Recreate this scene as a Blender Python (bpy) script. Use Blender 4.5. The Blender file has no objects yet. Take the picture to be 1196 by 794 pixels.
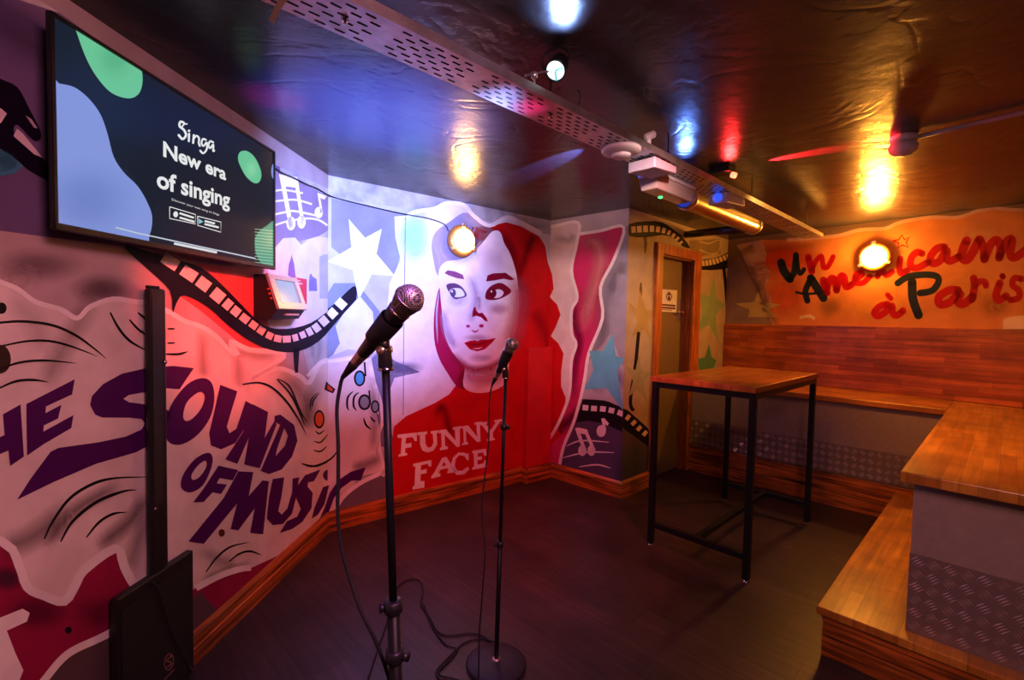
import bpy, bmesh, math, random
from mathutils import Vector, Matrix
from mathutils.geometry import tessellate_polygon
random.seed(7)
PI = math.pi
col = bpy.context.scene.collection
sc = bpy.context.scene

# ------------------------------------------------------------------ camera (17 mm wide lens, slight pitch and roll)
FPX, CX, CY, CAMZ = 560.0, 598.0, 397.0, 1.45
def _d(p): return Vector((p[0]-CX, p[1]-CY, FPX))
_u = _d((1178, 385)).normalized()
_v = _d((62, 362)); _v = (_v - _u*_u.dot(_v)).normalized()
_w = _u.cross(_v)
if _w.y > 0: _w = -_w
RW = Matrix((_u, _v, _w))                       # camera (x right, y down, z forward) -> room
CAM = Vector((0, 0, CAMZ))
FWD = RW @ Vector((0, 0, 1))
def ray(x, y): return RW @ _d((x, y))
def at(x, y, depth):
    r = ray(x, y); return CAM + r*(depth/FPX)
def on_z(x, y, z):
    r = ray(x, y); return CAM + r*((z-CAMZ)/r.z)
cam_d = bpy.data.cameras.new('camera'); cam = bpy.data.objects.new('camera', cam_d); col.objects.link(cam)
cam_d.sensor_width = 36.0; cam_d.lens = FPX/1196*36; cam_d.clip_start = 0.03
xa = RW @ Vector((1, 0, 0)); ya = RW @ Vector((0, -1, 0)); za = RW @ Vector((0, 0, -1))
M4 = Matrix.Identity(4)
for i in range(3): M4[i][0], M4[i][1], M4[i][2], M4[i][3] = xa[i], ya[i], za[i], CAM[i]
cam.matrix_world = M4
sc.camera = cam

# ------------------------------------------------------------------ materials
def mat(name, colr=(.5,.5,.5), rough=.5, metal=0., spec=.5, noise=0., nscale=8., bump=0., bscale=30., emit=None, estr=0., trans=0., alpha=1., coat=0., stretch=None):
    m = bpy.data.materials.new(name); m.use_nodes = True
    nt = m.node_tree; b = nt.nodes['Principled BSDF']
    b.inputs['Base Color'].default_value = (*colr, 1); b.inputs['Roughness'].default_value = rough
    b.inputs['Metallic'].default_value = metal; b.inputs['Specular IOR Level'].default_value = spec
    b.inputs['Transmission Weight'].default_value = trans; b.inputs['Alpha'].default_value = alpha
    b.inputs['Coat Weight'].default_value = coat
    if emit: b.inputs['Emission Color'].default_value = (*emit, 1); b.inputs['Emission Strength'].default_value = estr
    tc = None
    def coord():
        nonlocal tc
        if tc is None:
            t = nt.nodes.new('ShaderNodeTexCoord'); mp = nt.nodes.new('ShaderNodeMapping')
            if stretch: mp.inputs['Scale'].default_value = stretch
            nt.links.new(t.outputs['Object'], mp.inputs['Vector']); tc = mp.outputs['Vector']
        return tc
    if noise:
        n = nt.nodes.new('ShaderNodeTexNoise'); n.inputs['Scale'].default_value = nscale; n.inputs['Detail'].default_value = 6
        r = nt.nodes.new('ShaderNodeValToRGB')
        r.color_ramp.elements[0].position = .3; r.color_ramp.elements[1].position = .7
        r.color_ramp.elements[0].color = (*[c*(1-noise) for c in colr], 1); r.color_ramp.elements[1].color = (*[min(1, c*(1+noise)) for c in colr], 1)
        nt.links.new(coord(), n.inputs['Vector']); nt.links.new(n.outputs['Fac'], r.inputs['Fac']); nt.links.new(r.outputs['Color'], b.inputs['Base Color'])
    if bump:
        n = nt.nodes.new('ShaderNodeTexNoise'); n.inputs['Scale'].default_value = bscale; n.inputs['Detail'].default_value = 5
        bp = nt.nodes.new('ShaderNodeBump'); bp.inputs['Strength'].default_value = bump; bp.inputs['Distance'].default_value = .01
        nt.links.new(coord(), n.inputs['Vector']); nt.links.new(n.outputs['Fac'], bp.inputs['Height']); nt.links.new(bp.outputs['Normal'], b.inputs['Normal'])
    return m

def wood(name, c1, c2, axis='X', stave=(.32, .045), rough=.35, grain=.35, up='Y', mortar=0.0005, coat=.15):
    """Staves running along `axis`, rows stacked along `up` (room axes)."""
    m = bpy.data.materials.new(name); m.use_nodes = True
    nt = m.node_tree; N = nt.nodes; L = nt.links; b = N['Principled BSDF']
    tc = N.new('ShaderNodeTexCoord'); sep = N.new('ShaderNodeSeparateXYZ'); L.new(tc.outputs['Object'], sep.inputs[0])
    cmb = N.new('ShaderNodeCombineXYZ'); L.new(sep.outputs[axis], cmb.inputs['X']); L.new(sep.outputs[up], cmb.inputs['Y'])
    br = N.new('ShaderNodeTexBrick'); br.inputs['Scale'].default_value = 1.0
    br.inputs['Brick Width'].default_value = stave[0]; br.inputs['Row Height'].default_value = stave[1]; br.inputs['Mortar Size'].default_value = mortar
    br.inputs['Mortar Smooth'].default_value = .2; br.offset = .43; br.offset_frequency = 2; br.squash = .8; br.squash_frequency = 3
    br.inputs['Color1'].default_value = (*c1, 1); br.inputs['Color2'].default_value = (*c2, 1); br.inputs['Mortar'].default_value = (*[c*.35 for c in c2], 1)
    L.new(cmb.outputs[0], br.inputs['Vector'])
    mp = N.new('ShaderNodeMapping'); mp.inputs['Scale'].default_value = (2.2, 42, 42)
    L.new(cmb.outputs[0], mp.inputs['Vector'])
    n = N.new('ShaderNodeTexNoise'); n.inputs['Scale'].default_value = 1.0; n.inputs['Detail'].default_value = 7; n.inputs['Distortion'].default_value = .6; L.new(mp.outputs[0], n.inputs['Vector'])
    rp = N.new('ShaderNodeValToRGB'); rp.color_ramp.elements[0].position = .35; rp.color_ramp.elements[1].position = .65
    rp.color_ramp.elements[0].color = (1-grain, 1-grain, 1-grain, 1); rp.color_ramp.elements[1].color = (1, 1, 1, 1); L.new(n.outputs['Fac'], rp.inputs['Fac'])
    n2 = N.new('ShaderNodeTexNoise'); n2.inputs['Scale'].default_value = 5; n2.inputs['Detail'].default_value = 3; L.new(tc.outputs['Object'], n2.inputs['Vector'])
    rp2 = N.new('ShaderNodeValToRGB'); rp2.color_ramp.elements[0].position = .3; rp2.color_ramp.elements[1].position = .7
    rp2.color_ramp.elements[0].color = (.62, .6, .58, 1); rp2.color_ramp.elements[1].color = (1, 1, 1, 1); L.new(n2.outputs['Fac'], rp2.inputs['Fac'])
    def mul(a, c):
        x = N.new('ShaderNodeMix'); x.data_type = 'RGBA'; x.blend_type = 'MULTIPLY'; x.inputs[0].default_value = 1
        L.new(a, x.inputs[6]); L.new(c, x.inputs[7]); return x.outputs[2]
    L.new(mul(mul(br.outputs['Color'], rp.outputs['Color']), rp2.outputs['Color']), b.inputs['Base Color'])
    bp = N.new('ShaderNodeBump'); bp.inputs['Strength'].default_value = .12; bp.inputs['Distance'].default_value = .004; L.new(n.outputs['Fac'], bp.inputs['Height']); L.new(bp.outputs[0], b.inputs['Normal'])
    b.inputs['Roughness'].default_value = rough; b.inputs['Coat Weight'].default_value = coat; b.inputs['Coat Roughness'].default_value = .2
    return m

def paint_mat(name, emission=False):
    """Spray paint: colour and cover from the mesh's own colour attribute."""
    m = bpy.data.materials.new(name); m.use_nodes = True
    nt = m.node_tree; N = nt.nodes; L = nt.links; b = N['Principled BSDF']; out = N['Material Output']
    a = N.new('ShaderNodeAttribute'); a.attribute_name = 'Col'
    if emission:
        b.inputs['Base Color'].default_value = (.004, .004, .005, 1); b.inputs['Roughness'].default_value = .14
        L.new(a.outputs['Color'], b.inputs['Emission Color']); b.inputs['Emission Strength'].default_value = .85
    else:
        tc = N.new('ShaderNodeTexCoord'); n = N.new('ShaderNodeTexNoise'); n.inputs['Scale'].default_value = 7; n.inputs['Detail'].default_value = 8
        L.new(tc.outputs['Object'], n.inputs['Vector'])
        rp = N.new('ShaderNodeValToRGB'); rp.color_ramp.elements[0].position = .3; rp.color_ramp.elements[1].position = .7
        rp.color_ramp.elements[0].color = (.82, .8, .8, 1); rp.color_ramp.elements[1].color = (1, 1, 1, 1); L.new(n.outputs['Fac'], rp.inputs['Fac'])
        x = N.new('ShaderNodeMix'); x.data_type = 'RGBA'; x.blend_type = 'MULTIPLY'; x.inputs[0].default_value = 1
        L.new(a.outputs['Color'], x.inputs[6]); L.new(rp.outputs['Color'], x.inputs[7]); L.new(x.outputs[2], b.inputs['Base Color'])
        b.inputs['Roughness'].default_value = .55; b.inputs['Specular IOR Level'].default_value = .18
        n2 = N.new('ShaderNodeTexNoise'); n2.inputs['Scale'].default_value = 45; n2.inputs['Detail'].default_value = 4; L.new(tc.outputs['Object'], n2.inputs['Vector'])
        bp = N.new('ShaderNodeBump'); bp.inputs['Strength'].default_value = .12; bp.inputs['Distance'].default_value = .006; L.new(n2.outputs['Fac'], bp.inputs['Height']); L.new(bp.outputs[0], b.inputs['Normal'])
    t = N.new('ShaderNodeBsdfTransparent'); mx = N.new('ShaderNodeMixShader')
    L.new(a.outputs['Alpha'], mx.inputs[0]); L.new(t.outputs[0], mx.inputs[1]); L.new(b.outputs[0], mx.inputs[2]); L.new(mx.outputs[0], out.inputs['Surface'])
    return m

PAINT = paint_mat('spray_paint'); SCREEN = paint_mat('lit_screen', True)
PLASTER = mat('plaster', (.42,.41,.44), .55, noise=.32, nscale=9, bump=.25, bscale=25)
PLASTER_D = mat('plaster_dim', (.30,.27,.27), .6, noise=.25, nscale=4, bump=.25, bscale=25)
BLACK = mat('black_powder_coat', (.010,.010,.011), .42, spec=.22)
BLACKP = mat('black_plastic', (.014,.013,.014), .42, bump=.1, bscale=220)
RUBBER = mat('black_rubber', (.012,.012,.012), .55)
CHROME = mat('chrome', (.72,.70,.68), .18, 1.0)
BRASSY = mat('nickel_collar', (.75,.62,.48), .34, .9)
WHITEP = mat('white_plastic', (.58,.55,.55), .4)
GALV = mat('galvanised_steel', (.55,.54,.56), .33, .85, noise=.2, nscale=14)
DARKGAP = mat('slot_dark', (.01,.01,.012), .8)
DUCTM = mat('spiral_duct', (.62,.55,.42), .28, 1.0, noise=.12, nscale=20)
BENCH = wood('butcher_block', (.82,.37,.05), (.52,.19,.022), 'X', (.30,.05), .33, .3, 'Y')
BENCHY = wood('butcher_block_far', (.78,.31,.045), (.48,.16,.02), 'Y', (.42,.05), .33, .3, 'X')
BACKW = wood('backrest_staves', (.76,.20,.04), (.40,.075,.014), 'Y', (.46,.042), .36, .4, 'Z')
TABLEW = wood('table_staves', (.82,.31,.045), (.52,.17,.022), 'X', (.36,.045), .3, .35, 'Y')
PINE_L = wood('stained_pine', (.76,.215,.028), (.52,.125,.016), 'X', (9, .5), .35, .8, 'Z', 0)
PINE_Y = wood('stained_pine_across', (.76,.215,.028), (.52,.125,.016), 'Y', (9, .5), .35, .8, 'Z', 0)
PINE_Z = wood('stained_pine_upright', (.74,.21,.03), (.52,.13,.018), 'Z', (9, .5), .38, .5, 'X', 0)
PANEL = mat('grey_panel', (.29,.215,.20), .5, noise=.08, nscale=30)

def floor_mat():
    m = wood('dark_vinyl_plank', (.098,.050,.046), (.056,.030,.030), 'Y', (1.2, .18), .42, .45, 'X', .0015, coat=.05)
    return m
def ceil_mat():
    m = bpy.data.materials.new('black_gloss_ceiling'); m.use_nodes = True
    nt = m.node_tree; N = nt.nodes; L = nt.links; b = N['Principled BSDF']
    b.inputs['Base Color'].default_value = (.040,.036,.036,1); b.inputs['Roughness'].default_value = .27; b.inputs['Specular IOR Level'].default_value = .55
    tc = N.new('ShaderNodeTexCoord')
    n = N.new('ShaderNodeTexNoise'); n.inputs['Scale'].default_value = 2.2; n.inputs['Detail'].default_value = 9; n.inputs['Roughness'].default_value = .55
    L.new(tc.outputs['Object'], n.inputs['Vector'])
    n2 = N.new('ShaderNodeTexNoise'); n2.inputs['Scale'].default_value = 1.1; n2.inputs['Detail'].default_value = 4; n2.inputs['Distortion'].default_value = 1.5
    L.new(tc.outputs['Object'], n2.inputs['Vector'])
    rp = N.new('ShaderNodeValToRGB'); rp.color_ramp.elements[0].position = .47; rp.color_ramp.elements[1].position = .5
    e = rp.color_ramp.elements.new(.53); rp.color_ramp.elements[0].color = (1,1,1,1); rp.color_ramp.elements[1].color = (0,0,0,1); e.color = (1,1,1,1)
    L.new(n2.outputs['Fac'], rp.inputs['Fac'])
    n3 = N.new('ShaderNodeTexNoise'); n3.inputs['Scale'].default_value = 24; n3.inputs['Detail'].default_value = 4; L.new(tc.outputs['Object'], n3.inputs['Vector'])
    b1 = N.new('ShaderNodeBump'); b1.inputs['Strength'].default_value = .22; b1.inputs['Distance'].default_value = .05; L.new(n.outputs['Fac'], b1.inputs['Height'])
    b3 = N.new('ShaderNodeBump'); b3.inputs['Strength'].default_value = .035; b3.inputs['Distance'].default_value = .01; L.new(n3.outputs['Fac'], b3.inputs['Height']); L.new(b1.outputs[0], b3.inputs['Normal'])
    b2 = N.new('ShaderNodeBump'); b2.inputs['Strength'].default_value = .10; b2.inputs['Distance'].default_value = .01; L.new(rp.outputs['Color'], b2.inputs['Height']); L.new(b3.outputs[0], b2.inputs['Normal'])
    L.new(b2.outputs[0], b.inputs['Normal'])
    return m
def tread_mat():
    """Aluminium chequer plate: raised bars in alternating directions."""
    m = bpy.data.materials.new('chequer_plate'); m.use_nodes = True
    nt = m.node_tree; N = nt.nodes; L = nt.links; b = N['Principled BSDF']
    b.inputs['Base Color'].default_value = (.24,.175,.17,1); b.inputs['Metallic'].default_value = .3; b.inputs['Roughness'].default_value = .32
    return m
FLOORM, CEILM, TREAD = floor_mat(), ceil_mat(), tread_mat()
TREADB = mat('chequer_bars', (.62,.50,.48), .3, .7)
GRILLE = mat('mic_grille', (.42,.40,.40), .38, .55)
def grille_nodes(m):
    nt = m.node_tree; N = nt.nodes; L = nt.links; b = N['Principled BSDF']
    tc = N.new('ShaderNodeTexCoord'); v = N.new('ShaderNodeTexVoronoi'); v.inputs['Scale'].default_value = 330; v.inputs['Randomness'].default_value = .25
    L.new(tc.outputs['Object'], v.inputs['Vector'])
    rp = N.new('ShaderNodeValToRGB'); rp.color_ramp.elements[0].position = .25; rp.color_ramp.elements[1].position = .6
    rp.color_ramp.elements[0].color = (.75,.72,.70,1); rp.color_ramp.elements[1].color = (.03,.03,.03,1); L.new(v.outputs['Distance'], rp.inputs['Fac'])
    L.new(rp.outputs['Color'], b.inputs['Base Color'])
    bp = N.new('ShaderNodeBump'); bp.inputs['Strength'].default_value = .5; bp.inputs['Distance'].default_value = .001; L.new(v.outputs['Distance'], bp.inputs['Height']); L.new(bp.outputs[0], b.inputs['Normal'])
grille_nodes(GRILLE)

# ------------------------------------------------------------------ object helpers
def tag(o, label=None, cat=None, group=None, kind=None):
    for k, v in (('label', label), ('category', cat), ('group', group), ('kind', kind)):
        if v: o[k] = v
    return o
def empty(name, loc, label, cat, group=None):
    o = bpy.data.objects.new(name, None); col.objects.link(o); o.location = loc; o.empty_display_size = .1
    return tag(o, label, cat, group)

def catmull(pts, n=6, closed=True):
    pts = [Vector(p) for p in pts]; out = []; m = len(pts)
    rng = range(m) if closed else range(m-1)
    for i in rng:
        if closed: p0, p1, p2, p3 = pts[i-1], pts[i], pts[(i+1) % m], pts[(i+2) % m]
        else: p0, p1, p2, p3 = pts[max(i-1, 0)], pts[i], pts[i+1], pts[min(i+2, m-1)]
        for k in range(n):
            t = k/n
            out.append(.5*((2*p1)+(p2-p0)*t+(2*p0-5*p1+4*p2-p3)*t*t+(3*p1-p0-3*p2+p3)*t**3))
    if not closed: out.append(pts[-1])
    return out

class MB:
    def __init__(s): s.v = []; s.f = []; s.mi = []; s.sm = []
    def add(s, vs, fs, mi=0, smooth=False):
        o = len(s.v); s.v += [Vector(x) for x in vs]
        for f in fs: s.f.append(tuple(i+o for i in f)); s.mi.append(mi); s.sm.append(smooth)
    def box(s, lo, hi, mi=0, M=None):
        (a, b, c), (d, e, f) = lo, hi
        vs = [(a,b,c),(d,b,c),(d,e,c),(a,e,c),(a,b,f),(d,b,f),(d,e,f),(a,e,f)]
        if M is not None: vs = [M @ Vector(x) for x in vs]
        s.add(vs, [(3,2,1,0),(4,5,6,7),(0,1,5,4),(1,2,6,5),(2,3,7,6),(3,0,4,7)], mi)
        return s
    def prism(s, poly, z0, z1, mi=0):
        n = len(poly); vs = [(x, y, z0) for x, y in poly]+[(x, y, z1) for x, y in poly]
        fs = [tuple(range(n-1, -1, -1)), tuple(range(n, 2*n))]+[(i, (i+1) % n, n+(i+1) % n, n+i) for i in range(n)]
        s.add(vs, fs, mi); return s
    def hexa(s, b, t, mi=0):
        s.add(list(b)+list(t), [(3,2,1,0),(4,5,6,7),(0,1,5,4),(1,2,6,5),(2,3,7,6),(3,0,4,7)], mi); return s
    def lathe(s, p0, axis, prof, n=28, mi=0, smooth=True, caps=True):
        """prof: list of (t along axis, radius)"""
        a = Vector(axis).normalized(); h = Vector((0,0,1)) if abs(a.z) < .9 else Vector((1,0,0))
        e1 = a.cross(h).normalized(); e2 = a.cross(e1); p0 = Vector(p0); vs = []; fs = []
        for t, r in prof:
            for k in range(n):
                th = 2*PI*k/n; vs.append(p0+a*t+(e1*math.cos(th)+e2*math.sin(th))*max(r, 1e-5))
        for i in range(len(prof)-1):
            for k in range(n): fs.append((i*n+k, i*n+(k+1) % n, (i+1)*n+(k+1) % n, (i+1)*n+k))
        if caps: fs += [tuple(range(n-1, -1, -1)), tuple((len(prof)-1)*n+k for k in range(n))]
        s.add(vs, fs, mi, smooth); return s
    def cyl(s, p0, p1, r, n=20, mi=0, r1=None, smooth=True):
        p0, p1 = Vector(p0), Vector(p1); return s.lathe(p0, p1-p0, [(0, r), ((p1-p0).length, r if r1 is None else r1)], n, mi, smooth)
    def tube(s, pts, r, n=8, mi=0, sub=6):
        pts = catmull(pts, sub, False) if sub else [Vector(p) for p in pts]
        vs = []; fs = []; e = None
        for i, p in enumerate(pts):
            t = (pts[min(i+1, len(pts)-1)]-pts[max(i-1, 0)]).normalized()
            if e is None: e = t.cross(Vector((.3,.5,.8))).normalized()
            e = (e-t*e.dot(t)).normalized(); g = t.cross(e)
            for k in range(n): vs.append(p+(e*math.cos(2*PI*k/n)+g*math.sin(2*PI*k/n))*r)
        for i in range(len(pts)-1):
            for k in range(n): fs.append((i*n+k, i*n+(k+1) % n, (i+1)*n+(k+1) % n, (i+1)*n+k))
        fs += [tuple(range(n-1, -1, -1)), tuple((len(pts)-1)*n+k for k in range(n))]
        s.add(vs, fs, mi, True); return s
    def build(s, name, mats, parent=None, bevel=0., label=None, recalc=True, origin=None):
        me = bpy.data.meshes.new(name)
        off = Vector((0,0,0))
        p = parent
        while p is not None: off += Vector(p.location); p = p.parent
        base = origin if (origin is not None and parent is None) else Vector((0,0,0))
        me.from_pydata([x-off-base for x in s.v], [], s.f)
        for m in (mats if isinstance(mats, (list, tuple)) else [mats]): me.materials.append(m)
        me.polygons.foreach_set('material_index', s.mi); me.polygons.foreach_set('use_smooth', s.sm)
        if recalc:
            bm = bmesh.new(); bm.from_mesh(me); bmesh.ops.recalc_face_normals(bm, faces=bm.faces); bm.to_mesh(me); bm.free()
        me.update()
        o = bpy.data.objects.new(name, me); col.objects.link(o); o.parent = parent; o.location = base
        if bevel:
            b = o.modifiers.new('edge', 'BEVEL'); b.width = bevel; b.segments = 2; b.limit_method = 'ANGLE'; b.angle_limit = .6
        if label: o['label'] = label
        return o

# ------------------------------------------------------------------ flat painted surfaces
def clip_poly(poly, u0, u1, v0, v1):
    for ax, lim, sg in ((0, u0, 1), (0, u1, -1), (1, v0, 1), (1, v1, -1)):
        out = []
        for i in range(len(poly)):
            a, b = poly[i-1], poly[i]; ia, ib = (a[ax]-lim)*sg >= 0, (b[ax]-lim)*sg >= 0
            if ia != ib:
                t = (lim-a[ax])/(b[ax]-a[ax]); out.append(tuple(a[k]+(b[k]-a[k])*t for k in range(len(a))))
            if ib: out.append(b)
        poly = out
        if not poly: return []
    return poly

class Flat:
    """Painting on a vertical plane: shapes are given as seen, found on the plane and kept in plane coordinates."""
    def __init__(s, A, B, rect=None, z0=0., z1=2.365, tilt=0.):
        s.A = Vector((A[0], A[1], 0)); B = Vector((B[0], B[1], 0)); s.len = (B-s.A).length
        s.e = (B-s.A).normalized(); s.n = Vector((-s.e.y, s.e.x, 0))
        if (CAM-s.A).dot(s.n) < 0: s.n = -s.n
        s.rect = rect or (0, s.len, z0, z1); s.layer = 1; s.step = .0003
        s.v = []; s.f = []; s.c = []; s.cr = (0, 0, 1)
    def crop(s, x0, y0, k): s.cr = (x0, y0, k); return s
    def px(s, p): return (s.cr[0]+p[0]/s.cr[2], s.cr[1]+p[1]/s.cr[2])
    def hit(s, x, y, off=0.):
        r = ray(x, y); t = ((s.A+s.n*off)-CAM).dot(s.n)/r.dot(s.n); p = CAM+r*t
        return ((p-s.A).dot(s.e), p.z)
    def pt(s, u, v, off=0.): return Vector((s.A.x+s.e.x*u+s.n.x*off, s.A.y+s.e.y*u+s.n.y*off, v))
    def uv(s, p): return s.hit(*s.px(p))
    def next(s, k=1): s.layer += k; return s
    def _emit(s, poly, fs=None):
        """poly: list of (u,v,r,g,b,a)"""
        o = len(s.v)
        for q in poly: s.v.append(s.pt(q[0], q[1], s.layer*s.step)); s.c.append(q[2:6])
        for f in (fs or [tuple(range(len(poly)))]): s.f.append(tuple(i+o for i in f))
    def fill(s, pts, c, a=1., smooth=0, holes=(), uvs=False):
        if smooth: pts = [tuple(p) for p in catmull([(x, y, 0) for x, y in pts], smooth)]
        P = [(*(p[:2] if uvs else s.uv(p)), *c, a) for p in pts]
        if not holes: P = clip_poly(P, *s.rect)
        if len(P) < 3: return s
        H = []
        for h in holes:
            if smooth: h = [tuple(p) for p in catmull([(x, y, 0) for x, y in h], smooth)]
            H.append([(*s.uv(p), *c, a) for p in h])
        tr = tessellate_polygon([[Vector((q[0], q[1], 0)) for q in L] for L in [P]+H])
        allp = P+[q for h in H for q in h]
        if holes:
            for t in tr:
                q = clip_poly([allp[i] for i in t], *s.rect)
                if len(q) > 2: s._emit(q)
        else: s._emit(P, [tuple(t) for t in tr])
        return s
    def quads(s, strips):
        for q in strips:
            q = clip_poly(q, *s.rect)
            if len(q) > 2: s._emit(q)
    def stroke(s, pts, w, c, a=1., soft=False, taper=(1, 1), sub=6, cap=False):
        P = catmull([(*s.px(p), 0) for p in pts], sub, False) if sub else [Vector((*s.px(p), 0)) for p in pts]
        w = w/s.cr[2]*.5; n = len(P); rows = []
        for i, p in enumerate(P):
            t = (P[min(i+1, n-1)]-P[max(i-1, 0)])
            if t.length < 1e-6: t = Vector((1, 0, 0))
            t.normalize(); nn = Vector((-t.y, t.x, 0)); k = i/(n-1)
            wk = w*(taper[0]+(1-taper[0])*min(1, k*3))*(taper[1]+(1-taper[1])*min(1, (1-k)*3))
            ka = a*(1 if not soft else min(1, 4*k+.05)*min(1, 4*(1-k)+.05))
            L, R = s.hit(*(p+nn*wk)[:2]), s.hit(*(p-nn*wk)[:2])
            if soft: rows.append([(*L, *c, 0.), (*s.hit(p.x, p.y), *c, ka), (*R, *c, 0.)])
            else: rows.append([(*L, *c, a), (*R, *c, a)])
        s.quads([[rows[i][j], rows[i][j+1], rows[i+1][j+1], rows[i+1][j]] for i in range(n-1) for j in range(len(rows[0])-1)])
        if cap:
            for p in (P[0], P[-1]):
                s.quads([[(*s.hit(p.x+w*math.cos(t), p.y+w*math.sin(t)), *c, a) for t in [2*PI*k/12 for k in range(12)]]])
        return s
    def blob(s, cx, cy, rx, ry, c, a, soft=True, rot=0., n=24):
        x, y = s.px((cx, cy)); rx /= s.cr[2]; ry /= s.cr[2]; co, si = math.cos(rot), math.sin(rot)
        def P(k, t): X, Y = rx*k*math.cos(t), ry*k*math.sin(t); return s.hit(x+X*co-Y*si, y+X*si+Y*co)
        th = [2*PI*k/n for k in range(n)]
        if not soft: s.quads([[(*P(1, t), *c, a) for t in th]]); return s
        rings = [(0, a), (.35, a*.8), (.7, a*.28), (1, 0)]
        for (k0, a0), (k1, a1) in zip(rings, rings[1:]):
            s.quads([[(*P(k0, th[i]), *c, a0), (*P(k1, th[i]), *c, a1), (*P(k1, th[(i+1) % n]), *c, a1), (*P(k0, th[(i+1) % n]), *c, a0)] for i in range(n)])
        return s
    def perfs(s, cs, w, h, c):
        """film-strip holes along a run of centres"""
        for i, p in enumerate(cs):
            a, b = cs[max(i-1, 0)], cs[min(i+1, len(cs)-1)]
            t = Vector((b[0]-a[0], b[1]-a[1])).normalized(); n = Vector((-t.y, t.x)); W = p[2] if len(p) > 2 else w; Hh = p[3] if len(p) > 3 else h
            q = Vector(p[:2]); s.fill([q-t*W/2-n*Hh/2, q+t*W/2-n*Hh/2, q+t*W/2+n*Hh/2, q-t*W/2+n*Hh/2], c)
        return s
    def text(s, body, tl, tr, bl, c, bold=0.0, sx=None):
        """set type between three given corners (top-left, top-right, bottom-left)"""
        cu = bpy.data.curves.new('type', 'FONT'); cu.body = body; cu.offset = bold; cu.resolution_u = 3
        o = bpy.data.objects.new('type', cu); col.objects.link(o)
        dg = bpy.context.evaluated_depsgraph_get(); dg.update(); me = bpy.data.meshes.new_from_object(o.evaluated_get(dg))
        xs = [v.co.x for v in me.vertices]; ys = [v.co.y for v in me.vertices]
        x0, x1, y0, y1 = min(xs), max(xs), min(ys), max(ys)
        A, B, C = s.uv(tl), s.uv(tr), s.uv(bl)
        P = []
        for v in me.vertices:
            a = (v.co.x-x0)/(x1-x0); b = (y1-v.co.y)/(y1-y0)
            P.append((A[0]+(B[0]-A[0])*a+(C[0]-A[0])*b, A[1]+(B[1]-A[1])*a+(C[1]-A[1])*b, *c, 1.))
        s._emit(P, [tuple(p.vertices) for p in me.polygons])
        bpy.data.objects.remove(o); bpy.data.curves.remove(cu); bpy.data.meshes.remove(me); return s
    def build(s, name, m, parent, label=None):
        me = bpy.data.meshes.new(name); off = Vector((0,0,0)); p = parent
        while p is not None: off += Vector(p.location); p = p.parent
        me.from_pydata([x-off for x in s.v], [], s.f); me.materials.append(m)
        ca = me.color_attributes.new('Col', 'FLOAT_COLOR', 'POINT')
        for i, c in enumerate(s.c): ca.data[i].color = c
        me.color_attributes.active_color = ca
        # faces towards the room
        bm = bmesh.new(); bm.from_mesh(me)
        for f in bm.faces:
            f.normal_update()
            if f.normal.dot(s.n) < 0: f.normal_flip()
        bm.to_mesh(me); bm.free()
        o = bpy.data.objects.new(name, me); col.objects.link(o); o.parent = parent
        if label: o['label'] = label
        return o

# ------------------------------------------------------------------ room shell
H = 2.365
P0 = Vector((1.325, 3.125, 0)); DL = Vector((.7390, .6737, 0)).normalized()
PA = P0-DL*5.53
C_B, C_D, C_E, C_F = (3.335, 2.965), (3.375, 2.165), (5.34, 2.165), (5.03, -.60)
P_A, P_C = (PA.x, PA.y), (P0.x, P0.y)
W_L, W_B, W_S, W_D, W_F = Flat(P_A, P_C), Flat(P_C, C_B), Flat(C_B, C_D), Flat(C_D, C_E), Flat(C_E, C_F)
def wall_slab(name, W, m, ext0=0., ext1=0., holes=None):
    mb = MB(); segs = holes or [(-ext0, W.len+ext1, 0, H)]
    for u0, u1, z0, z1 in segs:
        a, b = W.pt(u0, 0), W.pt(u1, 0); c, d = W.pt(u1, 0, -.12), W.pt(u0, 0, -.12)
        mb.prism([(p.x, p.y) for p in (a, b, c, d)], z0, z1)
    o = mb.build(name, m); o['kind'] = 'structure'; return o
wall_left = wall_slab('wall_left', W_L, PLASTER, 0, .0)
wall_back = wall_slab('wall_back', W_B, PLASTER, 0, .0)
wall_side = wall_slab('wall_side', W_S, PLASTER, .1, -.02)
DX0, DX1, DZ = 3.90-3.375, 4.515-3.375, 2.06
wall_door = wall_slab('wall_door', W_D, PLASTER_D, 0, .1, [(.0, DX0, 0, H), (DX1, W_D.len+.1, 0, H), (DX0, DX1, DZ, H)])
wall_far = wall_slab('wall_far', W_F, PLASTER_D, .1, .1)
W_R = Flat(C_F, (PA.x, -.60))
wall_right = wall_slab('wall_right', W_R, mat('dark_wall', (.10,.08,.08), .7, noise=.2, nscale=4))
o = MB().box((-3.2, -.85, -.1), (5.6, 3.5, 0)).build('floor', FLOORM); o['kind'] = 'structure'
o = MB().box((-3.2, -.85, H), (5.6, 3.5, H+.1)).build('ceiling', CEILM); o['kind'] = 'structure'

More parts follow.
